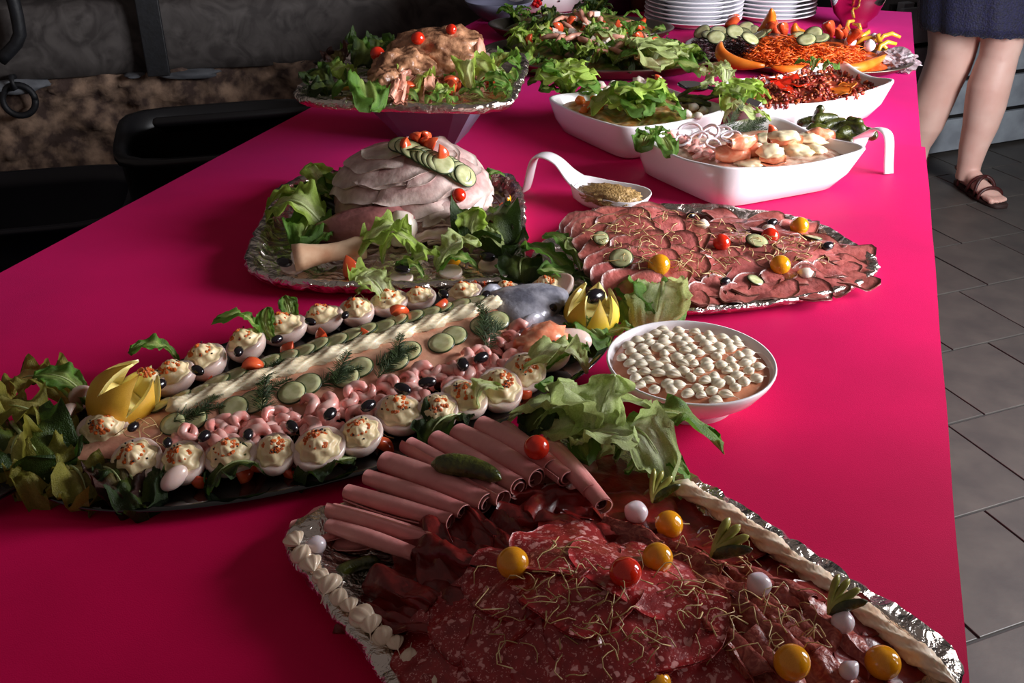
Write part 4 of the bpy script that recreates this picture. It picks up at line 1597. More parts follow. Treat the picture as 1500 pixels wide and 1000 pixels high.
# lettuce round the salmon
ls = [
    ('yellow', (110, 640), (-10, 590), .018, .05, .2, 'frilly yellow-green leaf at the left edge of the picture'),
    ('green', (130, 590), (50, 548), .018, .05, -.2, 'green leaf behind the salmon tail, pointing up'),
    ('yellow', (120, 600), (15, 560), .016, .03, 0, 'frilly yellow-green leaf left of the amber lemon'),
    ('yellow', (70, 640), (20, 720), .016, .012, .3, 'frilly leaf drooping towards the lower left corner'),
    ('yellow', (80, 680), (130, 745), .016, .010, -.2, 'frilly leaf hanging over the near edge at the tail'),
    ('yellow', (40, 650), (70, 730), .014, .012, 0, 'frilly leaf lying below the salmon tail'),
    ('dark', (150, 680), (215, 745), .015, .012, 0, 'dark leaf under the leftmost near eggs'),
    ('dark', (20, 620), (90, 700), .014, .016, 0, 'dark leaf under the dark tail fin'),
    ('red', (130, 690), (190, 735), .014, .016, 0, 'reddish leaf below the near eggs'),
    ('green', (262, 530), (190, 510), .02, .045, .1, 'green leaf poking out beside the amber lemon crown'),
    ('green', (380, 500), (316, 465), .02, .055, .2, 'broad green leaf poking out behind the far eggs'),
    ('green', (400, 500), (390, 450), .02, .055, -.3, 'second broad leaf poking out behind the far eggs'),
    ('green', (430, 480), (418, 432), .02, .05, 0, 'pointed green leaf behind the far eggs'),
    ('pale', (570, 450), (528, 402), .02, .05, 0, 'pale leaf between the far eggs and the ham platter'),
    ('dark', (400, 690), (300, 715), .014, .012, 0, 'dark leaf below the middle near eggs'),
    ('dark', (520, 670), (430, 700), .014, .012, 0, 'dark leaf between near eggs and ham rolls'),
    ('dark', (690, 610), (620, 660), .014, .014, 0, 'dark leaf beside the ham rolls under the eggs'),
    ('green', (800, 540), (860, 505), .02, .035, 0, 'green leaf between the salmon jaw and the bowl'),
    ('pale', (860, 545), (770, 530), .02, .045, .3, 'pale leaf lying over the last near eggs'),
    ('pale', (700, 600), (735, 565), .02, .04, 0, 'small yellowish leaf behind the near eggs'),
    ('green', (870, 500), (930, 480), .012, .03, 0, 'dark green leaf under the yellow lemon crown'),
    ('green', (820, 480), (890, 500), .012, .02, 0, 'leaf under the salmon jaw'),
]
for i, (kd, b, t, hb, ht, rl, lab) in enumerate(ls):
    tag(leaf(kd, b, t, hb, ht, rl, i), lab, 'lettuce leaf', 'lettuce leaves round the salmon')
# ------------------------------------------------------------------ 3. white bowl of cocktail salad
bp_ = (T(888, 532, .046) + T(1135, 530, .046)) / 2
bp_.z = TZ
BR = (T(1135, 532, .046) - T(888, 532, .046)).length / 2
bowl = empty('serving_bowl', bp_)
tag(bowl, 'round white porcelain bowl filled with piped cocktail salad', 'bowl')
mk('bowl', xf(lathe([(.0, .003), (.50 * BR, .003), (.52 * BR, 0), (.56 * BR, .0), (.55 * BR, .008), (.66 * BR, .012), (.86 * BR, .027), (.975 * BR, .042), (1.0 * BR, .048), (.995 * BR, .050), (.975 * BR, .050), (.95 * BR, .044), (.82 * BR, .028), (.55 * BR, .012), (0, .010)], 56), Matrix.Translation(bp_)), M['porcelain'], bowl)
cs = empty('cocktail_salad', bp_ + Vector((0, 0, .040)))
tag(cs, 'salmon-pink cocktail salad dotted with white piped cream in the bowl', 'salad')
mk('sauce', xf(lathe([(.935 * BR, .0), (.80 * BR, .004), (.45 * BR, .008), (.02, .009), (.002, .009)], 48, None, False, True), Matrix.Translation(bp_ + Vector((0, 0, .0405)))), M['sauce'], cs)
DOL = mesh('dollop', *shell_vf(1, 1), M['dollop'])
rg = random.Random(4)
nrow = 9
for i in range(-nrow, nrow + 1):
    for j in range(-nrow, nrow + 1):
        x, y = (i + (.5 if j % 2 else 0)) * .0152, j * .0128
        if math.hypot(x, y) > BR * .845:
            continue
        x += rg.uniform(-.003, .003)
        y += rg.uniform(-.0025, .0025)
        z = .0035 + .007 * (1 - (math.hypot(x, y) / BR) ** 2)
        ob('dollop', DOL, cs, mtx=Matrix.Translation((x, y, z)) @ Matrix.Rotation(R(15) + rg.uniform(-.7, .7), 4, 'Z') @ Matrix.Diagonal((.0058 * rg.uniform(.8, 1.3), .0074 * rg.uniform(.8, 1.15), .0044, 1)))

# ------------------------------------------------------------------ 4. roast beef platter
bpoly = [T(x, y, .018) for x, y in ((772, 366), (805, 446), (1000, 455), (1120, 446), (1255, 420), (1294, 392), (1283, 372), (1190, 318), (1040, 296), (870, 300))]
bo = rounded(bpoly, .05, .007)
bpl = empty('foil_platter', ((bpoly[0].x + bpoly[5].x) / 2, (bpoly[0].y + bpoly[5].y) / 2, TZ))
tag(bpl, 'foil-wrapped platter of roast beef slices in the middle of the table', 'platter', 'foil platters')
reg(mk('foil', tray_vf(bo, TZ, [(.016, .001), (.003, .010), (0, .016), (.004, .0185), (.014, .016), (.022, .010)], .003), M['foil'], bpl))
B1, B2 = T(920, 370, .03), T(1120, 370, .02)


def mb(x, y):
    g = .042 * math.exp(-(((x - B1.x) / .085) ** 2 + ((y - B1.y) / .10) ** 2)) + .012 * math.exp(-(((x - B2.x) / .12) ** 2 + ((y - B2.y) / .09) ** 2))
    return TZ + .010 + g


BC, BE = lin((206, 112, 108)), lin((136, 92, 80))
BC2 = lin((168, 92, 84))
# outer ring of flat slices, then the middle ones, then the fanned heap on the left
bs = []
for px, py in ((1238, 402), (1205, 411), (1170, 419), (1130, 425), (1085, 430), (1040, 434), (1000, 433), (1245, 385), (1225, 395), (1190, 405), (1150, 412), (1105, 418), (1060, 424), (1020, 425), (960, 437), (1235, 368), (1200, 378), (1160, 390), (1120, 396), (1080, 402), (1040, 405), (1205, 352), (1170, 362), (1130, 370), (1090, 378), (1050, 385), (1170, 335), (1135, 345), (1100, 352), (1060, 360), (1020, 370), (1120, 325), (1080, 332), (1040, 340), (1060, 318), (1010, 345), (1000, 400), (985, 320), (1020, 322)):
    bs.append((px, py, rnd.uniform(.026, .036), 0))
for i, (px, py, r_, _) in enumerate(bs):
    c = T(px, py, .02)
    t = rnd.random()
    o = mk('beef_slice', sheet_vf(c, r_ * 1.3, r_ * .75, rnd.uniform(-.9, .9) + .3, mb, .0026, (rnd.uniform(-.10, .10), .08 + rnd.uniform(-.1, .1)), .0032, 3, i + 200, 5, 24, BE, mix(BC, BC2, t), lift=.005 + .0009 * (i % 7)), M['beef'])
    series('beef_flat', reg(o), '{} thin flat roast beef slice from the left on the beef platter', 'beef slice', 'flat roast beef slices')
fan = [(860, 335), (868, 345), (876, 356), (884, 367), (892, 378), (900, 389), (910, 399), (925, 408), (945, 414), (905, 340), (915, 352), (925, 364), (938, 376), (952, 388), (968, 398), (945, 330), (955, 342), (968, 356), (982, 370), (995, 384), (980, 335), (998, 352)]
for i, (px, py) in enumerate(fan):
    c = T(px, py, .045)
    o = mk('beef_slice', sheet_vf(c, .040, .024, R(18) + .05 * (i % 9), lambda x, y: mb(c.x, c.y), .0035, (.05, .62), .0022, 3, i + 260, 5, 26, BE, mix(BC, lin((214, 120, 108)), rnd.random()), lift=.015), M['beef'])
    series('beef_fan', reg(o), '{} upright pink roast beef slice from the left in the fanned heap', 'beef slice', 'fanned roast beef slices')
for x, y, r_, c_ in ((965, 388, 17, 'yellow'), (1171, 331, 14, 'yellow'), (1143, 388, 15, 'yellow')):
    series('b_yt', tomato(x, y, r_, c_), '{} yellow cherry tomato from the left on the beef platter', 'tomato', 'yellow tomatoes on the beef platter')
for x, y, r_ in ((1057, 355, 13), (1128, 346, 13)):
    series('b_rt', tomato(x, y, r_, 'red'), '{} red cherry tomato from the left on the beef platter', 'tomato', 'red tomatoes on the beef platter')
for x, y, r_, an in ((910, 380, 18, 0), (1108, 355, 17, 0), (1105, 412, 13, 0), (1190, 350, 14, 0), (880, 350, 12, 0)):
    p, n = hit(x, y)
    o = cuke(p + n * .002, n, 0, CUKE_S, r_ * mpp(p) / .015)
    series('b_ck', o, '{} pale pickle slice from the left on the beef platter', 'pickle slice', 'pickle slices on the beef platter')
CRM = mesh('cream_dab', *lump(1, 1, .6, 2, .35, 2, 3), M['fat'])
for x, y, r_ in ((1030, 328, 9), (1125, 335, 10), (1180, 400, 12), (1062, 412, 9), (1150, 370, 8)):
    p, n = hit(x, y)
    series('b_cr', ob('cream_dab', CRM, None, mtx=frame(p, n, rnd.uniform(0, 6), r_ * mpp(p))), '{} white cream dab from the left on the beef platter', 'cream', 'cream dabs on the beef platter')
for x, y, r_ in ((1012, 318, 7), (1131, 329, 8), (1212, 364, 9), (1062, 415, 8)):
    series('b_ol', olive(x, y, r_, None, 1), '{} black olive from the left on the beef platter', 'olive', 'black olives on the beef platter')
sprouts([(850, 330), (960, 310), (1060, 330), (1240, 365), (1230, 385), (1080, 390), (1040, 410), (900, 390)], 150, 13, 'pale curly sprouts strewn over the roast beef', .03, .0005)
lb = [
    ('green', (850, 395), (800, 340), .02, .055, .2, 'upright green leaf at the left end of the beef platter'),
    ('green', (840, 410), (770, 355), .015, .04, .3, 'green leaf between ham platter and beef platter'),
    ('green', (860, 410), (790, 395), .02, .045, 0, 'green leaf lying at the left edge of the beef'),
    ('pale', (870, 400), (830, 350), .02, .06, 0, 'pale leaf tip beside the fanned beef slices'),
    ('dark', (900, 430), (840, 400), .015, .04, 0, 'dark leaf behind the yellow lemon crown'),
    ('green', (890, 420), (930, 440), .015, .03, 0, 'crinkled dark green leaf under the yellow tomato'),
    ('pale', (970, 412), (955, 482), .03, .018, .15, 'broad pale leaf hanging from the beef platter above the bowl'),
    ('green', (930, 405), (985, 470), .025, .02, -.2, 'broad green leaf beside the lemon crown above the bowl'),
    ('green', (905, 430), (925, 475), .015, .015, 0, 'small leaf between lemon crown and bowl'),
    ('dark', (780, 380), (765, 420), .015, .02, 0, 'dark leaf at the corner of the ham platter'),
]
for i, (kd, b, t, hb, ht, rl, lab) in enumerate(lb):
    tag(leaf(kd, b, t, hb, ht, rl, i + 2, zs=.6), lab, 'lettuce leaf', 'lettuce leaves by the beef platter')


# ------------------------------------------------------------------ white porcelain spoons with a hooked handle
def hook_spoon(name, c, ang, L_, W_, depth, hook, label, hk=.38):
    """bowl centred on c, handle leaving along the direction ang"""
    e = empty(name, Vector((c.x, c.y, TZ)), ang)
    tag(e, label, 'spoon', 'white hooked serving spoons')
    m_ = mw(e)
    n = 40
    def ring(k, z, sh=0):
        r_ = []
        for i in range(n):
            a = 2 * PI * i / n
            x, y = math.cos(a), math.sin(a)
            q = (abs(x) ** 2.6 + abs(y) ** 2.6) ** (-1 / 2.6)
            xx = x * q * L_ * k
            r_.append(Vector((xx, y * q * W_ * k * (1 - .18 * x), z + (.012 * max(0, x) ** 2 if z > depth * .6 else 0))))
        return r_
    th = .0035
    rs = [ring(.45, 0), ring(.72, .003), ring(.90, depth * .45), ring(1.0, depth), ring(.99, depth + .002), ring(.96, depth + .001), ring(.86, depth * .5), ring(.66, .007), ring(.3, .005)]
    mk('bowl', xf(rings(rs), m_), M['porcelain'], e)
    # handle: a wide band rising from the rim, over a crest and down to the cloth
    pts = [(L_ * .80, depth + .006), (L_ * 1.05, depth + .016), (L_ * 1.05 + hook * .30, depth + .034), (L_ * 1.05 + hook * .62, depth + .040), (L_ * 1.05 + hook * .86, depth + .030), (L_ * 1.05 + hook, depth * .6), (L_ * 1.05 + hook * 1.06, .001)]
    pr = [Vector(p) for p in pts]
    dense = []
    for i in range(len(pr) - 1):
        p0, p1, p2, p3 = pr[max(i - 1, 0)], pr[i], pr[i + 1], pr[min(i + 2, len(pr) - 1)]
        for k in range(6):
            t = k / 6
            dense.append(.5 * ((2 * p1) + (p2 - p0) * t + (2 * p0 - 5 * p1 + 4 * p2 - p3) * t * t + (3 * p1 - p0 - 3 * p2 + p3) * t ** 3))
    dense.append(pr[-1])
    rr = []
    for i, p in enumerate(dense):
        t = (dense[min(i + 1, len(dense) - 1)] - dense[max(i - 1, 0)]).normalized()
        nn = Vector((-t.y, t.x))
        u = i / (len(dense) - 1)
        hw = W_ * (.66 + (hk - .66) * sm(0, .35, u)) 
        row = []
        for k in range(12):
            a = 2 * PI * k / 12
            row.append(m_ @ Vector((p.x + nn.x * .003 * math.sin(a), hw * math.cos(a), p.y + nn.y * .003 * math.sin(a))))
        rr.append(row)
    mk('handle', rings(rr), M['porcelain'], e)
    return e


c = T(892, 292, .012)
hd_ = T(775, 280) - c
hook_spoon('serving_spoon', c, math.atan2(hd_.y, hd_.x), .066, .042, .026, .075, 'white hooked spoon of grain mustard beside the beef')
v, f = lump(.052, .033, .014, 4, .22, 5, 3, 4)
o = mk('grain_mustard', xf((v, f), Matrix.Translation(T(893, 286, .024)) @ Matrix.Rotation(math.atan2(hd_.y, hd_.x), 4, 'Z')), M['mustard'])
tag(o, 'brown grain mustard heaped in the white hooked spoon', 'mustard', kind='stuff')
# ------------------------------------------------------------------ 5. boiled ham on the bone, foil tray
hpoly = [T(x, y, .024) for x, y in ((352, 386), (372, 340), (406, 272), (450, 254), (600, 250), (740, 250), (768, 272), (772, 392), (740, 412), (560, 420), (430, 414), (378, 404))]
ho = rounded(hpoly, .05, .007)
hpl = empty('foil_platter', ((hpoly[0].x + hpoly[7].x) / 2, (hpoly[0].y + hpoly[5].y) / 2, TZ))
tag(hpl, 'foil-wrapped tray under the sliced ham with the bone', 'platter', 'foil platters')
reg(mk('foil', tray_vf(ho, TZ, [(.02, .001), (.004, .012), (0, .022), (.004, .027), (.014, .024), (.024, .012), (.034, .009)], .0042), M['foil'], hpl))
HB = T(592, 322, .012)            # centre of the ham mound
PC, PE = lin((214, 176, 172)), lin((240, 218, 208))
PD = lin((178, 124, 122))


HH = .097


def hdome(x, y):
    q = ((x - HB.x) / .118) ** 2 + ((y - HB.y - .035) / .12) ** 2
    return TZ + .012 + HH * max(0, 1 - q) ** .5


# core of the joint
core_v = []
rs_ = []
for i in range(16):
    q = math.sin(PI / 2 * i / 15)
    row = []
    for k in range(40):
        a = 2 * PI * k / 40
        x, y = HB.x + .112 * (1.001 - q) ** .9 * math.cos(a), HB.y + .035 + .114 * (1.001 - q) ** .9 * math.sin(a)
        row.append(Vector((x, y, hdome(x, y) - .006 + .004 * fr(x * 30, y * 30, 0, 3))))
    rs_.append(row)
cv, cf = rings(rs_)
cols = [mix(PC, PD, .5 + .5 * fr(p.x * 16, p.y * 16, p.z * 30, 3)) for p in cv]
o = mk('ham_joint', (cv, cf, cols), M['porkslice'])
reg(tag(o, 'large boiled ham joint carved into slices on the foil tray', 'ham'))


def band_vf(az0, az1, el0, el1, off, flare, skew, th, seed):
    """slice lying on the dome between two azimuths and elevations, its lower edge standing off"""
    rg = random.Random(seed)
    p1, p2 = rg.uniform(0, 6), rg.uniform(0, 6)
    core = mix(PC, PD, rg.random() * .9)
    nu, nv = 26, 9
    top, bot, cl = [], [], []
    for i in range(nu):
        u = i / (nu - 1)
        for j in range(nv):
            t = j / (nv - 1)
            az = R(az0 + (az1 - az0) * u)
            wv = .030 * math.sin(u * 11 + p1) + .02 * math.sin(u * 23 + p2)
            e = math.sin(PI * u) ** .4
            el = R(el0 + (el1 - el0) * t * e) + wv * (1 - t) + skew * (u - .5)
            k = 1 + off + flare * (1 - t) ** 2 * (1 + .5 * math.sin(u * 14 + p2)) + .008 * fr(u * 5, t * 3, seed, 2)
            d = Vector((math.cos(el) * math.cos(az) * .118, math.cos(el) * math.sin(az) * .12, .012 + math.sin(el) * HH))
            for lst, kk in ((top, k), (bot, k - th)):
                lst.append(Vector((HB.x + d.x * kk, HB.y + .035 + d.y * kk, TZ + .010 + max(.003, d.z * kk))))
            q = max(1 - t * 2.2, 0, (abs(u - .5) * 2) ** 6)
            n_ = 1 + .22 * fr(u * 8, t * 6, seed, 3)
            cl.append(tuple(min(1, c_ * n_) for c_ in mix(core, PE, min(1, q * 1.1))))
    n0 = len(top)
    f = gridf(nu, nv)
    f2 = [tuple(i + n0 for i in reversed(q)) for q in f]
    rim = list(range(nv)) + [i * nv + nv - 1 for i in range(1, nu)] + [(nu - 1) * nv + j for j in range(nv - 2, -1, -1)] + [i * nv for i in range(nu - 2, 0, -1)]
    side = [(rim[k], rim[(k + 1) % len(rim)], n0 + rim[(k + 1) % len(rim)], n0 + rim[k]) for k in range(len(rim))]
    return top + bot, f + f2 + side, cl + cl


bands = [(-175, -60, 0, 36), (-100, 10, -2, 24), (-50, 40, 2, 24), (-130, -20, 8, 44), (-75, 30, 6, 28), (-40, 50, 10, 36), (-190, -90, 16, 60), (-110, -10, 16, 46), (-60, 40, 18, 44), (-20, 70, 22, 56),
         (-180, -70, 30, 80), (-95, 20, 30, 70), (-50, 60, 36, 76), (-200, -60, 44, 90), (-120, 10, 46, 90), (-70, 60, 52, 92), (-160, -20, 62, 100)]
slices = []
for i, (a0, a1, e0, e1) in enumerate(bands):
    o = mk('ham_slice', band_vf(a0, a1, e0, e1, .012 + .0030 * i, .035, rnd.uniform(.25, .6), .02, i + 400), M['porkslice'])
    slices.append(o)
    series('boiled', o, '{} boiled ham slice from the top wrapped over the joint', 'ham slice', 'boiled ham slices on the joint', 'y')
for o in slices:
    reg(o)
# loose slices standing at the right foot of the mound
for i, (x, y) in enumerate(((598, 330), (618, 334), (638, 332), (656, 330), (672, 324), (606, 346), (626, 348), (645, 345))):
    p = T(x, y, .025)
    me = mesh('ham_fold', *fold_vf(.06, .045, .007, 1.6, i + 60, .7, .2, .003), M['hamloose'] if 'hamloose' in M else M['ham'])
    o = ob('ham_slice', me, None, mtx=along(p, p + Vector((.05, .02, .012 + .004 * (i % 3))), roll=-.9 + .15 * i))
    series('loose', reg(o), '{} folded ham slice from the left at the foot of the joint', 'ham slice', 'folded ham slices beside the joint')
# dark shank muscle, knuckle ends, shank bone
p = T(530, 330, .035)
tag(reg(mk('shank_meat', xf(lump(.075, .028, .026, 3, .18, 2.2, 3), along(p, T(575, 312, .055)) @ Matrix.Rotation(.2, 4, 'Y')), M['shank'] if 'shank' in M else M['roastflesh'])), 'dark pink shank muscle lying before the ham joint', 'ham')
p = T(485, 302, .03)
tag(mk('ham_roll', xf(roll_vf(.09, .014, 1.7, .003, 3), along(p, T(520, 320, .03))), M['porkslice'], cols=None), 'pale rolled ham slice lying left of the shank meat', 'ham roll')
p = T(588, 336, .035)
kn = mk('bone_knuckle', xf(lump(.023, .020, .028, 3, .16, 1.6, 5), Matrix.Translation(p)), M['fat'])
tag(kn, 'rounded white bone knuckle in front of the ham joint', 'bone')
p = T(550, 340, .028)
tag(mk('bone_knuckle', xf(lump(.024, .018, .018, 3, .2, 1.8, 7), Matrix.Translation(p)), M['fat']), 'small white knuckle of fat behind the shank bone', 'bone')
a, b = T(430, 378, .030), T(535, 362, .034)
pts = [a + (b - a) * (i / 8) for i in range(9)]
sb_ = empty('shank_bone', (a + b) / 2)
tag(sb_, 'cut shank bone lying on the foil at the left front', 'bone')
mk('bone', tube(pts, [.019, .0185, .0155, .0135, .0125, .0125, .014, .0165, .015], 18), M['bone'], sb_)
mk('marrow', xf(blob(.003, .009, .009, 2), along(a + (a - b).normalized() * .0005, b)), M['fat'], sb_)
# cucumber fan and tomato on top of the ham
for i in range(13):
    t = i / 12
    x = 588 + 90 * t
    y = 218 + 34 * t ** 1.3 + (8 * math.sin(PI * t))
    if i > 9:
        y += (i - 9) * 3
    p, n = hit(x, y)
    o = cuke(p + n * .006, (n + Vector((.30, -.25, .25))).normalized(), i, CUKE, .95)
    series('h_ck', o, '{} cucumber slice from the left in the fan topping the ham', 'cucumber slice', 'cucumber fan on the ham joint')
for i, (x, y) in enumerate(((612, 210), (628, 214), (642, 222), (622, 206), (638, 212), (604, 214))):
    p, n = hit(x, y + 8)
    o = ob('tomato_wedge', WEDGE, None, mtx=frame(p + Vector((0, 0, .008)), (rnd.uniform(-.5, .5), -.4, .8), rnd.uniform(0, 6), rnd.uniform(.85, 1.1)))
    series('h_tw', o, '{} tomato wedge from the left crowning the ham joint', 'tomato wedge', 'tomato wedges on top of the ham')
tag(tomato(672, 286, 11, 'red'), 'red cherry tomato on the right side of the ham joint', 'tomato')
p, n = hit(660, 390)
r_ = 18 * mpp(p)
tag(ob('yellow_tomato', TOM['yellow'], None, mtx=frame(T(659, 377, .022), (0, -.5, 1), 0, (r_, r_, r_ * .85))), 'ribbed yellow tomato on lettuce at the front of the ham tray', 'tomato')
tag(tomato(740, 291, 9, 'yellow', .03), 'yellow cherry tomato by the right rim of the ham tray', 'tomato')
for x, y, r_, lab in ((590, 398, 10, 'black olive on lettuce at the front of the ham tray'), (714, 380, 10, 'black olive on bread at the right front of the ham tray'), (417, 388, 10, 'black olive half beside the shank bone')):
    tag(olive(x, y, r_, .022), lab, 'olive')
for x, y, lab in ((588, 406, 'egg slice under the black olive at the ham tray front'), (718, 388, 'egg slice under the black olive at the ham tray right'), (660, 398, 'egg half under the ribbed yellow tomato'), (428, 390, 'egg white slice beside the cut shank bone')):
    p = T(x, y, .014)
    tag(ob('egg_half', EGG_W, None, mtx=frame(p, (0, -.3, 1), 0, 15 * mpp(p))), lab, 'egg')
for x, y, c_, lab in ((744, 325, 'w', 'tomato wedge at the right rim of the ham tray'), (470, 255, 'o', 'orange pepper piece at the back left of the ham tray'), (512, 388, 'w', 'tomato wedge in front of the shank bone'), (738, 310, 'w', 'tomato wedge among the leaves at the right of the ham')):
    p = T(x, y, .02)
    tag(ob('tomato_wedge' if c_ == 'w' else 'pepper_piece', WEDGE, None, mtx=frame(p, (0, -.4, 1), rnd.uniform(0, 6), 1.2)), lab, 'tomato wedge' if c_ == 'w' else 'pepper')
lh = [
    ('bright', (470, 330), (400, 285), .014, .05, .2, 'bright leaf at the left rim of the ham tray'),
    ('bright', (475, 300), (456, 240), .014, .075, 0, 'bright leaf standing upright at the back left of the ham'),
    ('bright', (480, 340), (392, 308), .014, .04, -.2, 'ragged bright leaf reaching over the left foil rim'),
    ('green', (470, 320), (440, 350), .014, .03, 0, 'green leaf on the foil left of the ham'),
    ('green', (500, 310), (430, 275), .014, .05, 0, 'green leaf behind the rolled ham slice'),
    ('green', (480, 290), (500, 262), .014, .06, 0, 'shaded green leaf behind the ham on the left'),
    ('green', (490, 345), (450, 362), .014, .02, 0, 'small green leaf behind the shank bone'),
    ('bright', (600, 370), (530, 360), .016, .045, .2, 'bright frilly leaf over the shank bone'),
    ('bright', (560, 385), (618, 365), .016, .04, -.2, 'bright frilly leaf below the white knuckle'),
    ('bright', (590, 400), (640, 365), .016, .045, 0, 'bright leaf in the middle of the ham tray front'),
    ('pale', (640, 395), (700, 350), .016, .05, 0, 'pale leaf rising right of the middle of the ham tray'),
    ('bright', (690, 365), (702, 305), .016, .07, .3, 'bright curly leaf standing at the right of the ham'),
    ('pale', (690, 370), (735, 350), .016, .04, 0, 'pale leaf between ham slices and the right rim'),
    ('green', (700, 395), (640, 390), .014, .02, 0, 'green leaf under the ribbed yellow tomato'),
    ('green', (700, 285), (732, 250), .016, .05, 0, 'green leaf at the back right of the ham tray'),
    ('green', (690, 290), (700, 245), .016, .06, 0, 'green leaf behind the cucumber fan'),
    ('red', (700, 300), (740, 290), .016, .04, 0, 'reddish leaf at the right of the ham tray'),
    ('red', (710, 335), (752, 345), .016, .03, 0, 'reddish leaf by the right foil rim'),
    ('dark', (705, 320), (735, 375), .016, .02, 0, 'dark leaf beside the olive on the ham tray'),
    ('bright', (560, 400), (525, 420), .016, .022, 0, 'bright leaf at the near rim of the ham tray'),
    ('green', (620, 405), (580, 385), .014, .03, 0, 'green leaf behind the front olive'),
]
for i, (kd, b, t, hb, ht, rl, lab) in enumerate(lh):
    tag(leaf(kd, b, t, hb, ht, rl, i + 1), lab, 'lettuce leaf', 'lettuce leaves on the ham tray')

# ------------------------------------------------------------------ 6. roast on the raised foil tray
SH = .135                         # height of the tray above the cloth
tpoly = [T(x, y, SH + .016) for x, y in ((427, 141), (460, 150), (560, 154), (700, 158), (752, 152), (776, 90), (765, 78), (690, 72), (500, 72), (478, 82))]
ctr = Vector((sum(p.x for p in tpoly) / len(tpoly), sum(p.y for p in tpoly) / len(tpoly), TZ))
st = empty('raised_stand', ctr)
tag(st, 'dark grey tapering stand carrying the foil tray with the roast', 'stand')
foot = [T(x, y, .0) for x, y in ((588, 208), (662, 214))]
rs_ = []
sa_ = math.atan2((foot[1] - foot[0]).y, (foot[1] - foot[0]).x)
fc = (foot[0] + foot[1]) / 2 + Vector((-math.sin(sa_), math.cos(sa_), 0)) * .06
for z, hw in ((.0, .054), (.004, .056), (SH - .012, .135), (SH - .002, .138), (SH - .002, .132), (SH - .014, .128), (.006, .048)):
    row = []
    for i in range(32):
        a = 2 * PI * i / 32
        x, y = math.cos(a), math.sin(a)
        q = (abs(x) ** 14 + abs(y) ** 14) ** (-1 / 14)
        row.append(fc + Vector((math.cos(sa_) * x - math.sin(sa_) * y, math.sin(sa_) * x + math.cos(sa_) * y, 0)) * q * hw + Vector((0, 0, z)))
    rs_.append(row)
mk('body', rings(rs_), M['stand'], st, smooth=False)
to = rounded(tpoly, .04, .007)
tr = mk('foil_platter', tray_vf(to, TZ + SH, [(.03, .0), (.012, .002), (0, .010), (-.001, .016), (.004, .020), (.014, .018), (.026, .009), (.036, .006)], .0045), M['foil'])
tag(tr, 'foil-covered tray on the tall stand, full of roast and salad', 'platter', 'foil platters')
reg(tr)
RC = T(625, 118, SH + .012)
# the roast joint: brown crust on top, pink cut face on the right
def joint(c, rx, ry, rz, ang, seed, name, label, cut=True):
    e = empty(name, c, ang)
    tag(e, label, 'roast')
    v, f = lump(rx, ry, rz, 5, .20, 2.6, seed, 6)
    lim = rx * .78
    v = [Vector((min(p.x, lim + .03 * (p.x - lim)) if cut else p.x, p.y, max(p.z, -rz * .55) + rz * .55)) for p in v]
    crust = mk('crust', xf((v, f), mw(e)), M['roast'], e)
    if cut:
        fv, ff = lump(.01, ry * .60, rz * .66, 3, .10, 3, seed + 1)
        mk('cut_face', xf((fv, ff), mw(e) @ Matrix.Translation((lim - .003, 0, rz * .58))), M['roastflesh'], e)
    reg(crust)
    return e


joint(T(645, 108, SH + .012), .092, .062, .050, R(12), 2, 'roast_joint', 'large browned roast joint with a pink cut face')
joint(T(590, 128, SH + .012), .055, .05, .040, R(40), 5, 'roast_chunk', 'brown roast chunk under the left tomato', False)
joint(T(568, 148, SH + .010), .035, .03, .032, R(70), 8, 'roast_chunk', 'craggy roast chunk at the front beside the yellow pepper', False)
for i, (x, y) in enumerate(((605, 108), (615, 113), (625, 110), (592, 112), (640, 118), (655, 120), (600, 122), (618, 124), (640, 128), (672, 115), (585, 118), (660, 128), (690, 118))):
    p, n = hit(x, y)
    o = ob('carved_slice', mesh('carved_slice', *fold_vf(.045, .03, .006, 1.5, i, .8, .3, .003), M['roastflesh']), None, mtx=along(p + n * .002, p + Vector((rnd.uniform(-.02, .02), -.03, -.004)), roll=rnd.uniform(-.7, .7)))
    series('carved', o, '{} carved pink roast slice from the left against the joint', 'roast slice', 'carved slices in front of the roast')
for x, y, r_, lab in ((553, 79, 11, 'red cherry tomato on the left roast chunk'), (612, 56, 10, 'red cherry tomato in the middle on top of the roast'), (661, 43, 8, 'small red tomato on the far top of the roast')):
    tag(tomato(x, y, r_, 'red'), lab, 'tomato')
for x, y, c_ in ((597, 135, 'r'), (618, 127, 'y'), (668, 132, 'r'), (722, 110, 'r'), (660, 127, 'r'), (732, 96, 'y'), (600, 130, 'r')):
    p = T(x, y, SH + .022)
    o = ob('tomato_wedge', WEDGE if c_ == 'r' else mesh('tomato_wedge', *wedge_vf(.017, 1.6), M['ytomato']), None, mtx=frame(p, (rnd.uniform(-.5, .5), -.6, .6), rnd.uniform(0, 6), 1.1))
    series('st_tw', o, '{} tomato wedge from the left on the raised tray', 'tomato wedge', 'tomato wedges on the raised tray')
pa, pb = T(486, 126, SH + .022), T(532, 120, SH + .024)
tag(mk('pepper_strip', xf(roll_vf((pb - pa).length, .014, .62, .004, 2.6), along((pa + pb) / 2, pb)), M['peppery']), 'curled strip of yellow pepper at the left of the roast', 'pepper')
p = T(708, 96, SH + .02)
tag(mk('cheese_cube', xf(box(-.012, .012, -.012, .012, 0, .02, .002), Matrix.Translation(p) @ Matrix.Rotation(.5, 4, 'Z')), M['fat'], smooth=False), 'pale cheese cube right of the roast on the raised tray', 'cheese')
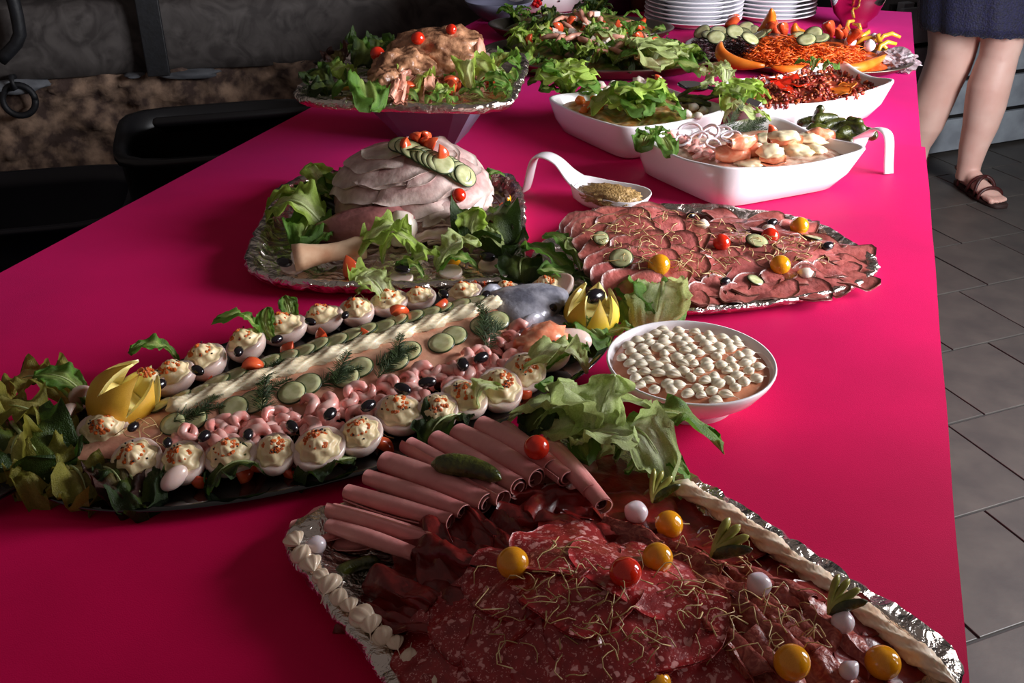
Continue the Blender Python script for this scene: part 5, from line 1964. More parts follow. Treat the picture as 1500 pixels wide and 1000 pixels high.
lt = [('green', (505, 118), (475, 92)), ('bright', (520, 115), (484, 108)), ('dark', (480, 140), (450, 112)), ('dark', (500, 135), (455, 130)), ('dark', (520, 100), (530, 66)), ('green', (540, 95), (506, 70)), ('red', (500, 105), (490, 78)),
      ('green', (530, 136), (490, 132)), ('green', (560, 150), (520, 146)), ('green', (530, 140), (545, 152)), ('dark', (545, 90), (560, 62)), ('bright', (610, 135), (600, 108)), ('bright', (600, 145), (620, 112)), ('green', (660, 130), (660, 108)), ('bright', (690, 135), (720, 105)),
      ('green', (700, 130), (745, 120)), ('pale', (700, 120), (740, 105)), ('green', (720, 110), (752, 82)), ('green', (730, 105), (760, 95)), ('green', (640, 140), (650, 122)), ('bright', (640, 148), (655, 125))]
for i, (kd, b, t) in enumerate(lt):
    o = leaf(kd, b, t, SH + .016, SH + .032, rnd.uniform(-.4, .4), i, 1.0, False)
    series('st_lf', o, '{} lettuce leaf from the left on the raised roast tray', 'lettuce leaf', 'lettuce leaves on the raised tray')
k = 0
for i in range(34):
    x = rnd.uniform(545, 745)
    y = 150 - rnd.random() * 28 + (6 if x < 700 else -6)
    b_ = T(x, y, SH + .012)
    t_ = b_ + Vector((rnd.uniform(-.03, .03), rnd.uniform(-.035, .01), rnd.uniform(.004, .022)))
    o = leaf('lamb', b_, t_, 0, 0, rnd.uniform(-.5, .5), i, 1.1, False, True)
    series('st_lamb', o, '{} small round salad leaf from the left along the raised tray front', 'salad leaf', 'small salad leaves on the raised tray')
# ------------------------------------------------------------------ 7. white porcelain dishes and their salads
def quad(q, u, v):
    a, b, c, d = q
    return a * ((1 - u) * (1 - v) / 4) + b * ((1 + u) * (1 - v) / 4) + c * ((1 + u) * (1 + v) / 4) + d * ((1 - u) * (1 + v) / 4)


def white_dish(top, base, h, label, wave=.006, th=.0045):
    """top, base: four corners each; returns the dish and a function giving inside points"""
    n = 96
    c = sum(top, Vector()) / 4
    e = empty('porcelain_dish', (c.x, c.y, TZ))
    tag(e, label, 'dish', 'white porcelain dishes')
    def ring(q, k, z):
        row = []
        for i in range(n):
            a = 2 * PI * i / n + .01
            x, y = math.cos(a), math.sin(a)
            s_ = (abs(x) ** 7 + abs(y) ** 7) ** (-1 / 7) * k
            p = quad(q, x * s_, y * s_)
            crn = (abs(math.sin(2 * a))) ** 3
            row.append(Vector((p.x, p.y, TZ + z + (wave * crn * (z / h) if z > h * .5 else 0))))
        return row
    def lerpq(t):
        return [base[i] + (top[i] - base[i]) * t for i in range(4)]
    rs = [ring(lerpq(0), .55, .002), ring(lerpq(0), .90, 0), ring(lerpq(.12), .97, .004), ring(lerpq(.55), 1, h * .45), ring(lerpq(1), 1, h * .96), ring(lerpq(1), .995, h), ring(lerpq(1), .965, h), ring(lerpq(.98), .95, h * .93), ring(lerpq(.5), .94, h * .45), ring(lerpq(.15), .90, .008), ring(lerpq(.1), .5, .006)]
    reg(mk('dish', rings(rs), M['porcelain'], e))
    return e


def fill(name, top, zc, ze, m, label, cat, seed=0, amp=.006, k=.95, cols=None, freq=22):
    """heaped filling inside a dish outline"""
    def fn(u, v):
        r_, a = u * k, v * 2 * PI
        x, y = math.cos(a), math.sin(a)
        s_ = (abs(x) ** 6 + abs(y) ** 6) ** (-1 / 6)
        p = quad(top, x * s_ * r_, y * s_ * r_)
        z = ze + (zc - ze) * (1 - u * u) + amp * fr(p.x * freq, p.y * freq, seed, 4) * 1.6
        return Vector((p.x, p.y, TZ + z))
    v, f = grid(16, 60, fn, cv=True)
    cl = None
    if cols:
        rg = random.Random(seed)
        cl = [cols[int((noise.noise(p * 45 + Vector((seed, 0, 0))) * .5 + .5) * 2.999 * len(cols)) % len(cols)] for p in v]
    o = mk(name, (v, [tuple(reversed(q)) for q in f]), m, cols=cl)
    tag(o, label, cat, kind='stuff')
    reg(o)
    return o


def insetq(q, d):
    c = sum(q, Vector()) / 4
    return [p + (c - p).normalized() * d for p in q]


# dish with smoked salmon, nearest
q1 = [Vector((-.342, 1.624, 0)), Vector((-.159, 1.475, 0)), Vector((.062, 1.665, 0)), Vector((-.121, 1.814, 0))]
b1_ = [q1[0] + Vector((.012, 0, 0)), q1[1] + Vector((.002, .004, 0)), Vector((.012, 1.640, 0)), q1[3] + Vector((-.005, -.03, 0))]
white_dish(q1, b1_, .060, 'white square porcelain dish of smoked salmon in front', .008)
W1, W2, W3 = lin((236, 206, 186)), lin((222, 168, 146)), lin((206, 128, 104))
fill('seafood_salad', insetq(q1, .012), .056, .044, M['vfood'], 'pale seafood salad filling the smoked salmon dish', 'salad', 3, .007, .96, [W1, W2, W1, W3])
for i, (x, y, L_, r_, an) in enumerate(((1072, 236, .055, .020, .2), (1108, 228, .05, .019, .5), (1150, 215, .055, .020, .3), (1200, 208, .05, .018, .4), (1085, 215, .05, .018, .8), (1130, 240, .045, .016, .2))):
    p, n = hit(x, y)
    me = mesh('salmon_roll', *[(lambda v_, f_: [[Vector((q.x, q.y * (1 + .25 * fr(q.x * 40, q.y * 40, i, 2)), q.z + .006 * fr(q.x * 45, q.y * 45, i + 3, 2))) for q in v_], f_])(*roll_vf(L_, r_, 1.35, .004, i * 2.1, .6))][0], M['smoked'])
    d = Vector((math.cos(an), math.sin(an), 0))
    o = ob('salmon_roll', me, None, mtx=along(p + Vector((0, 0, r_ * .55)), p + d + Vector((0, 0, r_ * .55))))
    series('smk', reg(o), '{} rolled slice of smoked salmon from the left in the white dish', 'salmon roll', 'smoked salmon rolls in the front dish')
for i, (x, y, r_) in enumerate(((1098, 240, 14), (1128, 222, 17), (1165, 222, 18), (1185, 205, 16), (1120, 205, 14), (1195, 220, 12), (1150, 200, 14))):
    p, n = hit(x, y)
    s_ = r_ * mpp(p)
    o = mk('mayonnaise_dab', xf(lump(s_ * 1.5, s_ * 1.05, s_ * .5, 3, .42, 1.7, i, 4), Matrix.Translation(p + Vector((0, 0, s_ * .1))) @ Matrix.Rotation(.5 + i, 4, 'Z')), M['mayo'])
    series('mayo', o, '{} dab of pale mayonnaise from the left on the smoked salmon', 'mayonnaise', 'mayonnaise dabs in the front dish')
RNG = mesh('onion_ring', *tube([(math.cos(a), math.sin(a) * .8, .1 * math.sin(2 * a)) for a in [2 * PI * i / 24 for i in range(25)]], .13, 7), M['onion'])
for i, (x, y, r_) in enumerate(((1010, 200, 17), (1022, 212, 16), (1035, 204, 18), (1055, 200, 17), (1070, 208, 15), (1045, 218, 14), (1000, 212, 14))):
    p, n = hit(x, y)
    o = ob('onion_ring', RNG, None, mtx=frame(p + Vector((0, 0, .008)), (rnd.uniform(-.6, .6), rnd.uniform(-.9, -.1), .8), rnd.uniform(0, 3), r_ * mpp(p)))
    series('oring', o, '{} white onion ring from the left in the smoked salmon dish', 'onion ring', 'onion rings in the front dish')
for i, (x, y) in enumerate(((988, 210), (1000, 215), (1012, 220), (1024, 224), (1040, 228), (1005, 208), (1026, 214), (980, 205), (1018, 228), (1046, 236), (1048, 222))):
    p, n = hit(x, y)
    o = ob('shrimp', SHR[i % 3], None, mtx=frame(p + Vector((0, 0, .004)), n, rnd.uniform(0, 6), .8))
    series('wshr', o, '{} shrimp from the left in the smoked salmon dish', 'shrimp', 'shrimps in the front dish')
p, n = hit(1128, 200)
tag(ob('tomato_wedge', WEDGE, None, mtx=frame(p + n * .006, (0, -.3, 1), 1, 1.0)), 'red tomato wedge on the smoked salmon dish', 'tomato wedge')
for i, (x, y, an) in enumerate(((1070, 186, .3), (1085, 188, .9), (1060, 190, 1.5), (1100, 186, .1))):
    p, n = hit(x, y)
    series('wdill', ob('dill_sprig', DILL[i % 2], None, mtx=frame(p + n * .006, n, an, .9)), '{} dill sprig from the left behind the smoked salmon', 'dill', 'dill sprigs in the front dish')

# dish with mixed salad, left
q2 = [Vector((-.556, 1.806, 0)), Vector((-.352, 1.647, 0)), Vector((-.190, 1.845, 0)), Vector((-.394, 2.004, 0))]
b2_ = [q2[0] + Vector((.03, .006, 0)), q2[1] + Vector((.0, .012, 0)), q2[2] + Vector((-.02, -.012, 0)), q2[3] + Vector((0, -.03, 0))]
white_dish(q2, b2_, .060, 'white square porcelain dish of mixed salad on the left', .004)
fill('rice_salad', insetq(q2, .012), .056, .045, M['vfood'], 'rice and vegetable salad in the left white dish', 'salad', 7, .007, .96, [lin((214, 160, 90)), lin((226, 196, 150)), lin((196, 120, 60)), lin((150, 150, 80))])
for i, (x, y, r_) in enumerate(((880, 128, 8), (890, 134, 7), (898, 126, 7), (935, 122, 9), (945, 117, 8), (1005, 170, 8), (1015, 160, 8), (1022, 172, 7), (995, 165, 7), (1030, 165, 7), (850, 150, 8), (862, 158, 8), (870, 148, 7), (878, 160, 7), (855, 165, 7))):
    p, n = hit(x, y)
    s_ = r_ * mpp(p)
    o = mk('cauliflower_floret' if i < 10 else 'chickpea_cluster', xf(lump(s_, s_, s_ * .8, 2, .35, 3, i), Matrix.Translation(p + Vector((0, 0, s_ * .4)))), M['fat'] if i < 10 else M['melon'])
    if i < 10:
        series('cauli', o, '{} white cauliflower floret from the left in the mixed salad', 'cauliflower', 'cauliflower florets in the left dish')
    else:
        series('chick', o, '{} orange vegetable chunk from the left in the mixed salad', 'vegetable', 'orange vegetable chunks in the left dish')
p, n = hit(962, 124)
tag(ob('tomato_wedge', WEDGE, None, mtx=frame(p + n * .008, (0, -.3, 1), 1, 1.1)), 'red tomato wedge at the back of the mixed salad', 'tomato wedge')
for i, (x, y, an) in enumerate(((1000, 150, .2), (1010, 155, .4), (1020, 150, .1), (1005, 143, .5), (1030, 158, .3), (1040, 150, .2))):
    p, n = hit(x, y)
    o = mk('green_bean', xf(tube([(-.035, 0, 0), (-.012, .003, .003), (.012, .002, .003), (.035, -.003, 0)], [.003, .0045, .0045, .002], 7), frame(p + Vector((0, 0, .006)), n, an + R(-20))), M['gherkin'])
    series('bean', o, '{} green bean from the left in the mixed salad', 'bean', 'green beans in the left dish')


def server(a, b, ha, hb, label, wb=.028):
    """metal serving spoon: oval bowl at a, handle to b"""
    pa, pb = T(*a, ha), T(*b, hb)
    e = empty('serving_spoon', mtx=along(pa, pb))
    tag(e, label, 'spoon')
    L_ = (pb - pa).length
    def fn(u, v):
        r_, t = u, v * 2 * PI
        return Vector((-.02 + .038 * r_ * math.cos(t), wb * r_ * math.sin(t), -.010 * (1 - r_ * r_)))
    v_, f_ = grid(6, 24, fn, cv=True)
    v2 = [p - Vector((0, 0, .0016)) for p in v_]
    ob('bowl', mesh('bowl', v_ + v2, f_ + [tuple(i + len(v_) for i in reversed(q)) for q in f_], M['steel']), e)
    ob('handle', mesh('handle', *tube([(.012, 0, 0), (.03, 0, .006), (L_ * .5, 0, .012), (L_, 0, .006)], [.004, .004, .0055, .008], 10, True, .35), M['steel']), e)
    return e


server((1025, 128), (1112, 160), .072, .074, 'metal serving spoon resting on the mixed salad')
LB = '{} frilly lettuce leaf from the left in the white salad dishes'
LG = 'frilly lettuce leaves in the white dishes'
frill(832, 140, 50, 'bright', 10, .048, 1, 'frl', LB, LG)
frill(930, 172, 60, 'bright', 12, .050, 2, 'frl', LB, LG)
frill(1078, 162, 46, 'bright', 9, .050, 3, 'frl', LB, LG)
frill(955, 205, 26, 'green', 6, .055, 4, 'frl', LB, LG)
frill(800, 128, 30, 'green', 5, .055, 5, 'frl', LB, LG)
l2 = [('green', (950, 198), (940, 216), .06, .062, 0, 'green leaf hanging between the two front white dishes'),
      ('green', (965, 208), (985, 224), .06, .062, 0, 'green leaf at the left corner of the smoked salmon dish'),
      ('pale', (1060, 178), (1105, 168), .055, .075, 0, 'pale leaf behind the smoked salmon dish'),
      ('bright', (1100, 182), (1128, 172), .055, .07, 0, 'small bright leaf behind the tomato wedge of the salmon dish')]
for i, (kd, b, t, hb, ht, rl, lab) in enumerate(l2):
    tag(leaf(kd, b, t, hb, ht, rl, i), lab, 'lettuce leaf', 'lettuce leaves between the white dishes')

# dish with red salad, behind on the right
q3 = [T(x, y, .062) for x, y in ((1052, 128), (1108, 168), (1322, 128), (1225, 92))]
for p in q3:
    p.z = 0
c3 = sum(q3, Vector()) / 4
b3_ = [p + (c3 - p) * k for p, k in zip(q3, (.12, .06, .22, .15))]
white_dish(q3, b3_, .062, 'white porcelain dish of red salad behind the gherkins', .012)
fill('red_salad', insetq(q3, .014), .062, .046, M['vfood'], 'dark red grain and pepper salad in the right white dish', 'salad', 5, .008, .95, [lin((150, 44, 30)), lin((120, 30, 22)), lin((176, 70, 40)), lin((104, 40, 28))], 30)
rg = random.Random(12)
gp = []
for (x, y) in pts_in([(1070, 130), (1110, 160), (1255, 142), (1290, 128), (1220, 98), (1130, 100)], 520, 6):
    p, n = hit(x, y)
    gp.append((p, n))
RC_ = [lin((186, 60, 40)), lin((150, 40, 30)), lin((206, 110, 70)), lin((124, 30, 24)), lin((196, 90, 40))]


def grain(i, p, n):
    s_ = rg.uniform(.0026, .0046)
    v_, f_ = xf(lump(s_ * rg.uniform(1.2, 2.4), s_, s_ * .6, 1, .35, 1.4, i % 17), frame(p + n * s_ * .3, n + Vector((rg.uniform(-.5, .5), rg.uniform(-.5, .5), 0)), rg.uniform(0, 6)))
    c_ = RC_[rg.randrange(5)]
    return v_, f_, [c_] * len(v_)


stuff_scatter('salad_grains', gp, grain, M['vfood'], 'coarse red grains and pepper bits topping the red salad', 'salad')
for i, (x, y) in enumerate(((1145, 125), (1160, 120), (1150, 132), (1130, 118), (1170, 128), (1240, 128), (1230, 136))):
    p, n = hit(x, y)
    o = mk('tomato_slice', sheet_vf(p, .022, .017, i, lambda a_, b_: p.z, .003, (.1, .25), .002, 3, i, 4, 20, lift=.006), M['tomato'] if i < 5 else M['melon'])
    series('tsl', o, '{} tomato slice from the left on the red salad', 'tomato slice', 'tomato slices on the red salad')
for i, (b, t) in enumerate((((1200, 100), (1165, 90)), ((1205, 102), (1228, 98)), ((1190, 104), (1200, 88)), ((1062, 128), (1035, 112)), ((1062, 130), (1056, 110)), ((1060, 136), (1025, 124)))):
    series('l3', leaf('green' if i < 3 else 'pale', b, t, .06, .075, rnd.uniform(-.3, .3), i), '{} leaf from the left at the back of the red salad', 'lettuce leaf', 'leaves on the red salad')

# spoon of gherkins
c = T(1222, 205, .014)
hd_ = T(1316, 262) - c
hook_spoon('serving_spoon', c, math.atan2(hd_.y, hd_.x), .074, .046, .028, .075, 'white hooked spoon of gherkins behind the smoked salmon', .22)
rg = random.Random(3)
gh = [((1168, 180), (1200, 178), 9, .036), ((1180, 190), (1215, 192), 10, .036), ((1205, 186), (1240, 180), 10, .040), ((1225, 196), (1262, 192), 10, .036), ((1190, 176), (1228, 172), 9, .050), ((1230, 182), (1268, 190), 9, .046), ((1250, 190), (1285, 200), 9, .036), ((1178, 200), (1215, 206), 9, .034), ((1215, 202), (1250, 208), 9, .034), ((1240, 176), (1262, 182), 9, .052)]
for a, b, r_, h in gh:
    series('gk', gherkin(a, b, r_, h - .006), '{} gherkin from the left heaped in the white hooked spoon', 'gherkin', 'gherkins in the hooked spoon')
p = T(1196, 172, .048)
g_ = mesh('gherkin', *gherkin_vf(.05, .010, 2), M['gherkin'])
tag(ob('gherkin', g_, None, mtx=Matrix.Translation(p) @ Matrix.Rotation(R(-75), 4, 'Y')), 'gherkin standing upright among the gherkins in the spoon', 'gherkin')
p = T(1199, 200, .040)
tag(ob('pickled_onion', ONION, None, mtx=frame(p, (0, 0, 1), 0, .0095)), 'white pickled onion at the left of the gherkins', 'onion')
# ------------------------------------------------------------------ 8. the far end of the table
def oval(name, c, rx, ry, rz_, h, m, label, cat='platter', group=None):
    out = [Vector((c.x + rx * math.cos(t) * math.cos(rz_) - ry * math.sin(t) * math.sin(rz_), c.y + rx * math.cos(t) * math.sin(rz_) + ry * math.sin(t) * math.cos(rz_))) for t in [2 * PI * k / 90 for k in range(90)]]
    o = mk(name, tray_vf(out, TZ, [(.045, .0005), (.03, .004), (.004, h * .85), (0, h), (.003, h + .0015), (.012, h), (.04, .008)], 0), m)
    reg(tag(o, label, cat, group))
    return o


M['pewter'] = mat('dull_steel', (120, 108, 96), (98, 88, 80), scale=12, rough=0.3, metal=0.8)
pA = T(872, 82, .02)
oval('salad_platter', pA, .275, .19, R(10), .03, M['pewter'], 'oval metal platter of leafy mixed salad on the left', group='metal salad platters')
pB = T(850, 42, .02)
oval('salad_platter', pB, .25, .15, R(12), .03, M['pewter'], 'oval metal platter of salad furthest on the left', group='metal salad platters')


def salad(c, rx, ry, rz_, n, kinds, key, desc, hgt, seed, size=(.05, .09)):
    rg = random.Random(seed)
    for i in range(n):
        t, q = rg.uniform(0, 2 * PI), rg.random() ** .5
        x, y = rx * q * math.cos(t), ry * q * math.sin(t)
        p = Vector((c.x + x * math.cos(rz_) - y * math.sin(rz_), c.y + x * math.sin(rz_) + y * math.cos(rz_), TZ + .014 + hgt * (1 - q * q)))
        L_ = rg.uniform(*size)
        a = rg.uniform(0, 2 * PI) if q < .6 else t + rz_ + rg.uniform(-.9, .9)
        tp = p + Vector((math.cos(a) * L_, math.sin(a) * L_, rg.uniform(-.008, .018)))
        o = leaf(kinds[rg.randrange(len(kinds))], p, tp, 0, 0, rg.uniform(-.5, .5), rg.randrange(9), 1.0, False, True)
        series(key, o, '{} salad leaf from the left on ' + desc, 'salad leaf', 'salad leaves on ' + desc)


def base_mound(c, rx, ry, rz_, hgt, cols, seed, label):
    def fn(u, v):
        t = v * 2 * PI
        x, y = rx * u * math.cos(t), ry * u * math.sin(t)
        px_, py_ = c.x + x * math.cos(rz_) - y * math.sin(rz_), c.y + x * math.sin(rz_) + y * math.cos(rz_)
        return Vector((px_, py_, TZ + .010 + hgt * (1 - u * u) ** .8 + .010 * fr(px_ * 26, py_ * 26, seed, 4) * (1 - u ** 4)))
    v, f = grid(20, 72, fn, cv=True)
    cl = [cols[int(abs(noise.noise(p * 50 + Vector((seed, 3, 0)))) * 7) % len(cols)] for p in v]
    o = mk('salad_base', (v, [tuple(reversed(q)) for q in f]), M['vfood'], cols=cl)
    reg(tag(o, label, 'salad', kind='stuff'))


G_ = [lin((96, 116, 40)), lin((140, 110, 70)), lin((70, 88, 30)), lin((170, 130, 96)), lin((120, 50, 34))]
base_mound(pA, .235, .155, R(10), .04, G_, 1, 'mixed vegetable base of the left leafy salad')
base_mound(pB, .21, .12, R(12), .05, G_, 2, 'mixed vegetable base of the furthest salad')
salad(pA, .235, .155, R(10), 40, ['bright', 'green', 'bright', 'pale', 'green', 'dark'], 'lfA', 'the left metal platter', .04, 5, (.035, .07))
salad(pB, .20, .115, R(12), 26, ['green', 'dark', 'bright', 'green'], 'lfB', 'the furthest metal platter', .04, 6, (.035, .065))
# bright clumps that stand out
CB = '{} large frilly leaf from the left topping the far salads'
CG = 'large leaves topping the far salads'
for i, (x, y, r_, kd, n, h) in enumerate(((762, 62, 24, 'bright', 7, .035), (820, 82, 30, 'green', 7, .035), (880, 62, 30, 'pale', 7, .05), (955, 108, 58, 'pale', 12, .014), (1003, 92, 30, 'bright', 6, .02), (815, 108, 26, 'green', 5, .014), (870, 92, 26, 'bright', 6, .03), (752, 26, 24, 'green', 6, .03), (868, 22, 26, 'dark', 6, .03), (1046, 112, 26, 'pale', 5, .03), (925, 52, 24, 'green', 5, .045))):
    frill(x, y, r_, kd, n, h, i + 20, 'clump', CB, CG)
for i, (x, y) in enumerate(((790, 62), (850, 55), (862, 52), (870, 54), (840, 40), (920, 60), (935, 68), (870, 82), (800, 58), (930, 52), (960, 75), (835, 18), (905, 45), (780, 66), (885, 50), (945, 44), (815, 52))):
    p, n = hit(x, y)
    o = ob('tomato_wedge', WEDGE, None, mtx=frame(p + Vector((0, 0, .014)), (rnd.uniform(-.6, .6), -.4, .7), rnd.uniform(0, 6), rnd.uniform(1.0, 1.4)))
    series('bk_tw', o, '{} tomato wedge from the left among the far salad leaves', 'tomato wedge', 'tomato wedges in the far salads')
STRIP = mesh('chicken_strip', *tube([(-.03, 0, 0), (-.01, .004, .004), (.012, .003, .005), (.03, -.004, 0)], [.004, .007, .007, .004], 7), M['roastflesh'])
for i, (x, y) in enumerate(((808, 66), (820, 72), (845, 66), (858, 70), (880, 62), (895, 66), (912, 78), (925, 82), (940, 62), (830, 48), (855, 36), (866, 32), (880, 40), (845, 30), (820, 40), (950, 82), (870, 92), (855, 86), (905, 88), (920, 44))):
    p, n = hit(x, y)
    o = ob('chicken_strip', STRIP, None, mtx=frame(p + Vector((0, 0, .016)), (rnd.uniform(-.4, .4), rnd.uniform(-.5, .2), 1), rnd.uniform(0, 3), rnd.uniform(.8, 1.3)))
    series('bk_st', o, '{} pale meat strip from the left among the far salad leaves', 'meat strip', 'meat strips in the far salads')
CUBE = mesh('cheese_cube', *box(-.009, .009, -.009, .009, -.006, .008, .002), M['fat'], False)
for i, (x, y) in enumerate(((820, 60), (838, 55), (843, 60), (880, 75), (888, 70), (900, 72), (830, 65), (850, 62), (870, 66), (915, 70), (812, 54), (890, 80), (925, 58), (860, 44), (800, 45), (845, 35), (872, 28), (935, 72), (950, 66))):
    p, n = hit(x, y)
    o = ob('cheese_cube', CUBE, None, mtx=frame(p + Vector((0, 0, .012)), (rnd.uniform(-.6, .6), rnd.uniform(-.6, .6), 1), rnd.uniform(0, 3), rnd.uniform(.8, 1.2)))
    series('bk_ch', o, '{} pale cheese cube from the left among the far salad leaves', 'cheese', 'cheese cubes in the far salads')

# carrot plate
pC = T(1165, 80, .014)
oval('crudite_platter', pC, .275, .20, R(-8), .022, M['pewter'], 'oval metal platter of grated carrot and crudites', group='metal salad platters')
base_mound(pC, .225, .15, R(-8), .035, [lin((226, 90, 26)), lin((232, 110, 40)), lin((190, 70, 24))], 9, 'bed of grated carrot on the crudite platter')


def shreds(name, poly, n, seed, m, label, ln=.022, r_=.0013):
    rg = random.Random(seed)
    parts = []
    for (px, py) in pts_in(poly, n, seed):
        p, nn = hit(px, py)
        a = rg.uniform(0, 2 * PI)
        d = Vector((math.cos(a), math.sin(a), rg.uniform(-.1, .5))) * ln * rg.uniform(.6, 1.2)
        s = Vector((-d.y, d.x, 0)) * rg.uniform(-.3, .3)
        b = p + Vector((0, 0, rg.uniform(.0, .016)))
        parts.append(tube([b - d * .5, b + s, b + d * .5], [r_ * .7, r_, r_ * .6], 4))
    o = mk(name, join(parts), m)
    reg(o)
    return tag(o, label, 'salad', kind='stuff')


shreds('grated_carrot', [(1085, 88), (1120, 62), (1180, 60), (1200, 72), (1255, 74), (1270, 88), (1230, 98), (1130, 98)], 1100, 4, M['carrot'], 'heap of bright orange grated carrot on the crudite platter')
shreds('grated_beetroot', [(1005, 82), (1020, 62), (1090, 60), (1108, 72), (1090, 84), (1040, 88)], 500, 5, M['beet'], 'heap of dark grated beetroot on the crudite platter')
for i, (x, y) in enumerate(((1028, 54), (1040, 58), (1052, 52), (1064, 58), (1076, 54), (1088, 58), (1100, 54), (1110, 60), (1048, 62), (1092, 48), (1118, 54), (1172, 60), (1180, 66), (1190, 58), (1098, 64), (1200, 64))):
    p, n = hit(x, y)
    o = cuke(p + Vector((0, 0, .012)), (rnd.uniform(-.5, .5), rnd.uniform(-.8, -.2), .9), 0, CUKE, 1.2)
    series('cr_ck', o, '{} cucumber slice from the left on the crudite platter', 'cucumber slice', 'cucumber slices on the crudite platter')
for i, (x, y) in enumerate(((1074, 42), (1076, 48), (1140, 52), (1215, 55), (1228, 52), (1240, 60), (1250, 68), (1262, 66), (1222, 60), (1130, 54), (1146, 56))):
    p, n = hit(x, y)
    o = ob('tomato_wedge', WEDGE, None, mtx=frame(p + Vector((0, 0, .016)), (rnd.uniform(-.5, .5), -.5, .7), rnd.uniform(0, 6), rnd.uniform(1.2, 1.7)))
    series('cr_tw', o, '{} tomato wedge from the left on the crudite platter', 'tomato wedge', 'tomato wedges on the crudite platter')
for i, (x, y) in enumerate(((1270, 72), (1282, 78), (1290, 70), (1296, 80), (1262, 60), (1300, 66), (1245, 48), (1252, 52))):
    p, n = hit(x, y)
    o = mk('pepper_strip', xf(tube([(-.03, 0, 0), (-.01, .010, .008), (.012, .008, .01), (.03, -.006, .002)], [.004, .006, .006, .004], 7), frame(p + Vector((0, 0, .014)), (0, -.4, 1), rnd.uniform(0, 6))), M['peppery'])
    series('cr_pp', o, '{} yellow pepper strip from the left on the crudite platter', 'pepper', 'yellow pepper strips on the crudite platter')
for i, (x, y) in enumerate(((1278, 66), (1272, 76), (1244, 70))):
    p, n = hit(x, y)
    o = ob('radish', ONION, None, mtx=frame(p + Vector((0, 0, .014)), (0, -.5, 1), 0, .014))
    series('cr_rd', o, '{} pale radish from the left on the crudite platter', 'radish', 'radishes on the crudite platter')


def melon(a, m_, b, ha, hm, hb, w_, label):
    """crescent through three points"""
    pa, pm, pb = T(*a, ha), T(*m_, hm), T(*b, hb)
    pm2 = pm * 2 - (pa + pb) / 2
    e = empty('melon_slice', pm)
    tag(e, label, 'melon', 'melon slices on the crudite platter')
    n = 14
    pts = [pa * (1 - t) ** 2 + pm2 * 2 * t * (1 - t) + pb * t * t for t in [i / n for i in range(n + 1)]]
    mk('flesh', tube(pts, [max(.002, w_ * math.sin(PI * (.04 + .92 * i / n)) ** .7) for i in range(n + 1)], 10), M['melon'], e)
    ctr_ = (pa + pb) / 2
    off = ((pm - ctr_).normalized() * .35 + Vector((0, .6, -.8))).normalized()
    mk('rind', tube([p + off * w_ * .8 * math.sin(PI * (.04 + .92 * i / n)) ** .7 for i, p in enumerate(pts)], [max(.0015, w_ * .26 * math.sin(PI * (.04 + .92 * i / n)) ** .7) for i in range(n + 1)], 8), M['melonrind'], e)
    return e


melon((1056, 62), (1066, 88), (1120, 96), .07, .05, .05, .016, 'melon crescent lying left of the grated carrot')
melon((1110, 46), (1126, 34), (1130, 14), .05, .07, .11, .016, 'melon crescent standing upright before the plates')
melon((1165, 34), (1172, 52), (1205, 56), .08, .05, .045, .016, 'melon crescent before the second stack of plates')
melon((1300, 80), (1262, 98), (1225, 98), .03, .03, .035, .012, 'thin melon crescent at the right front of the crudite platter')
melon((1130, 98), (1160, 102), (1200, 97), .035, .03, .035, .010, 'thin melon crescent in front of the grated carrot')
# crumpled cling film at the right end
p = T(1312, 90, .014)
fv, ff = lump(.045, .06, .022, 4, .5, 4, 3, 4)
tag(mk('cling_film', xf((fv, ff), Matrix.Translation(p) @ Matrix.Rotation(.4, 4, 'Z')), M['film'], smooth=False), 'crumpled clear cling film at the right end of the crudites', 'cling film')


# plates
def plate_mesh(r_):
    return mesh('plate', *lathe([(0, .001), (r_ * .55, .001), (r_ * .57, 0), (r_ * .61, 0), (r_ * .62, .003), (r_ * .80, .012), (r_ * .985, .0195), (r_, .0215), (r_ * .985, .0225), (r_ * .80, .0155), (r_ * .62, .007), (0, .005)], 56), M['plate'])


for key, (x, y), rp_, nn, lab in (('st1', (1014, 34), 71, 13, 'left'), ('st2', (1126, 26), 66, 12, 'right')):
    c = T(x, y)
    pm_ = plate_mesh(rp_ * mpp(c))
    for i in range(nn):
        o = ob('dinner_plate', pm_, None, loc=(c.x + rnd.uniform(-.001, .001), c.y + rnd.uniform(-.001, .001), TZ + .0115 * i))
        series(key, o, '{} white dinner plate from the bottom in the ' + lab + ' stack', 'plate', 'dinner plates in the ' + lab + ' stack', 'z')

# polished steel bowl at the far right corner
c = T(1250, 38)
r_ = 42 * mpp(c + Vector((0, 0, .1)))
e = empty('steel_bowl', c)
tag(e, 'polished steel bowl at the far right corner of the table', 'bowl')
mk('bowl', xf(lathe([(.0, .012), (r_ * .45, .010), (r_ * .48, 0), (r_ * .50, 0), (r_ * .47, .012), (r_ * .75, .035), (r_ * .95, .075), (r_ * 1.0, .098), (r_ * 1.03, .100), (r_ * 1.03, .103), (r_ * .985, .102), (r_ * .92, .075), (r_ * .72, .04), (0, .018)], 48), Matrix.Translation(c)), M['steel'], e)
for i in range(9):
    a = i * 2.4
    b_ = c + Vector((.03 * math.cos(a), .03 * math.sin(a), .085))
    o = leaf('dark', b_, b_ + Vector((.05 * math.cos(a), .05 * math.sin(a), .022)), 0, 0, 0, i, 1, False, True)
    series('sb', o, '{} dark leaf from the left in the steel bowl', 'salad leaf', 'dark leaves in the steel bowl')

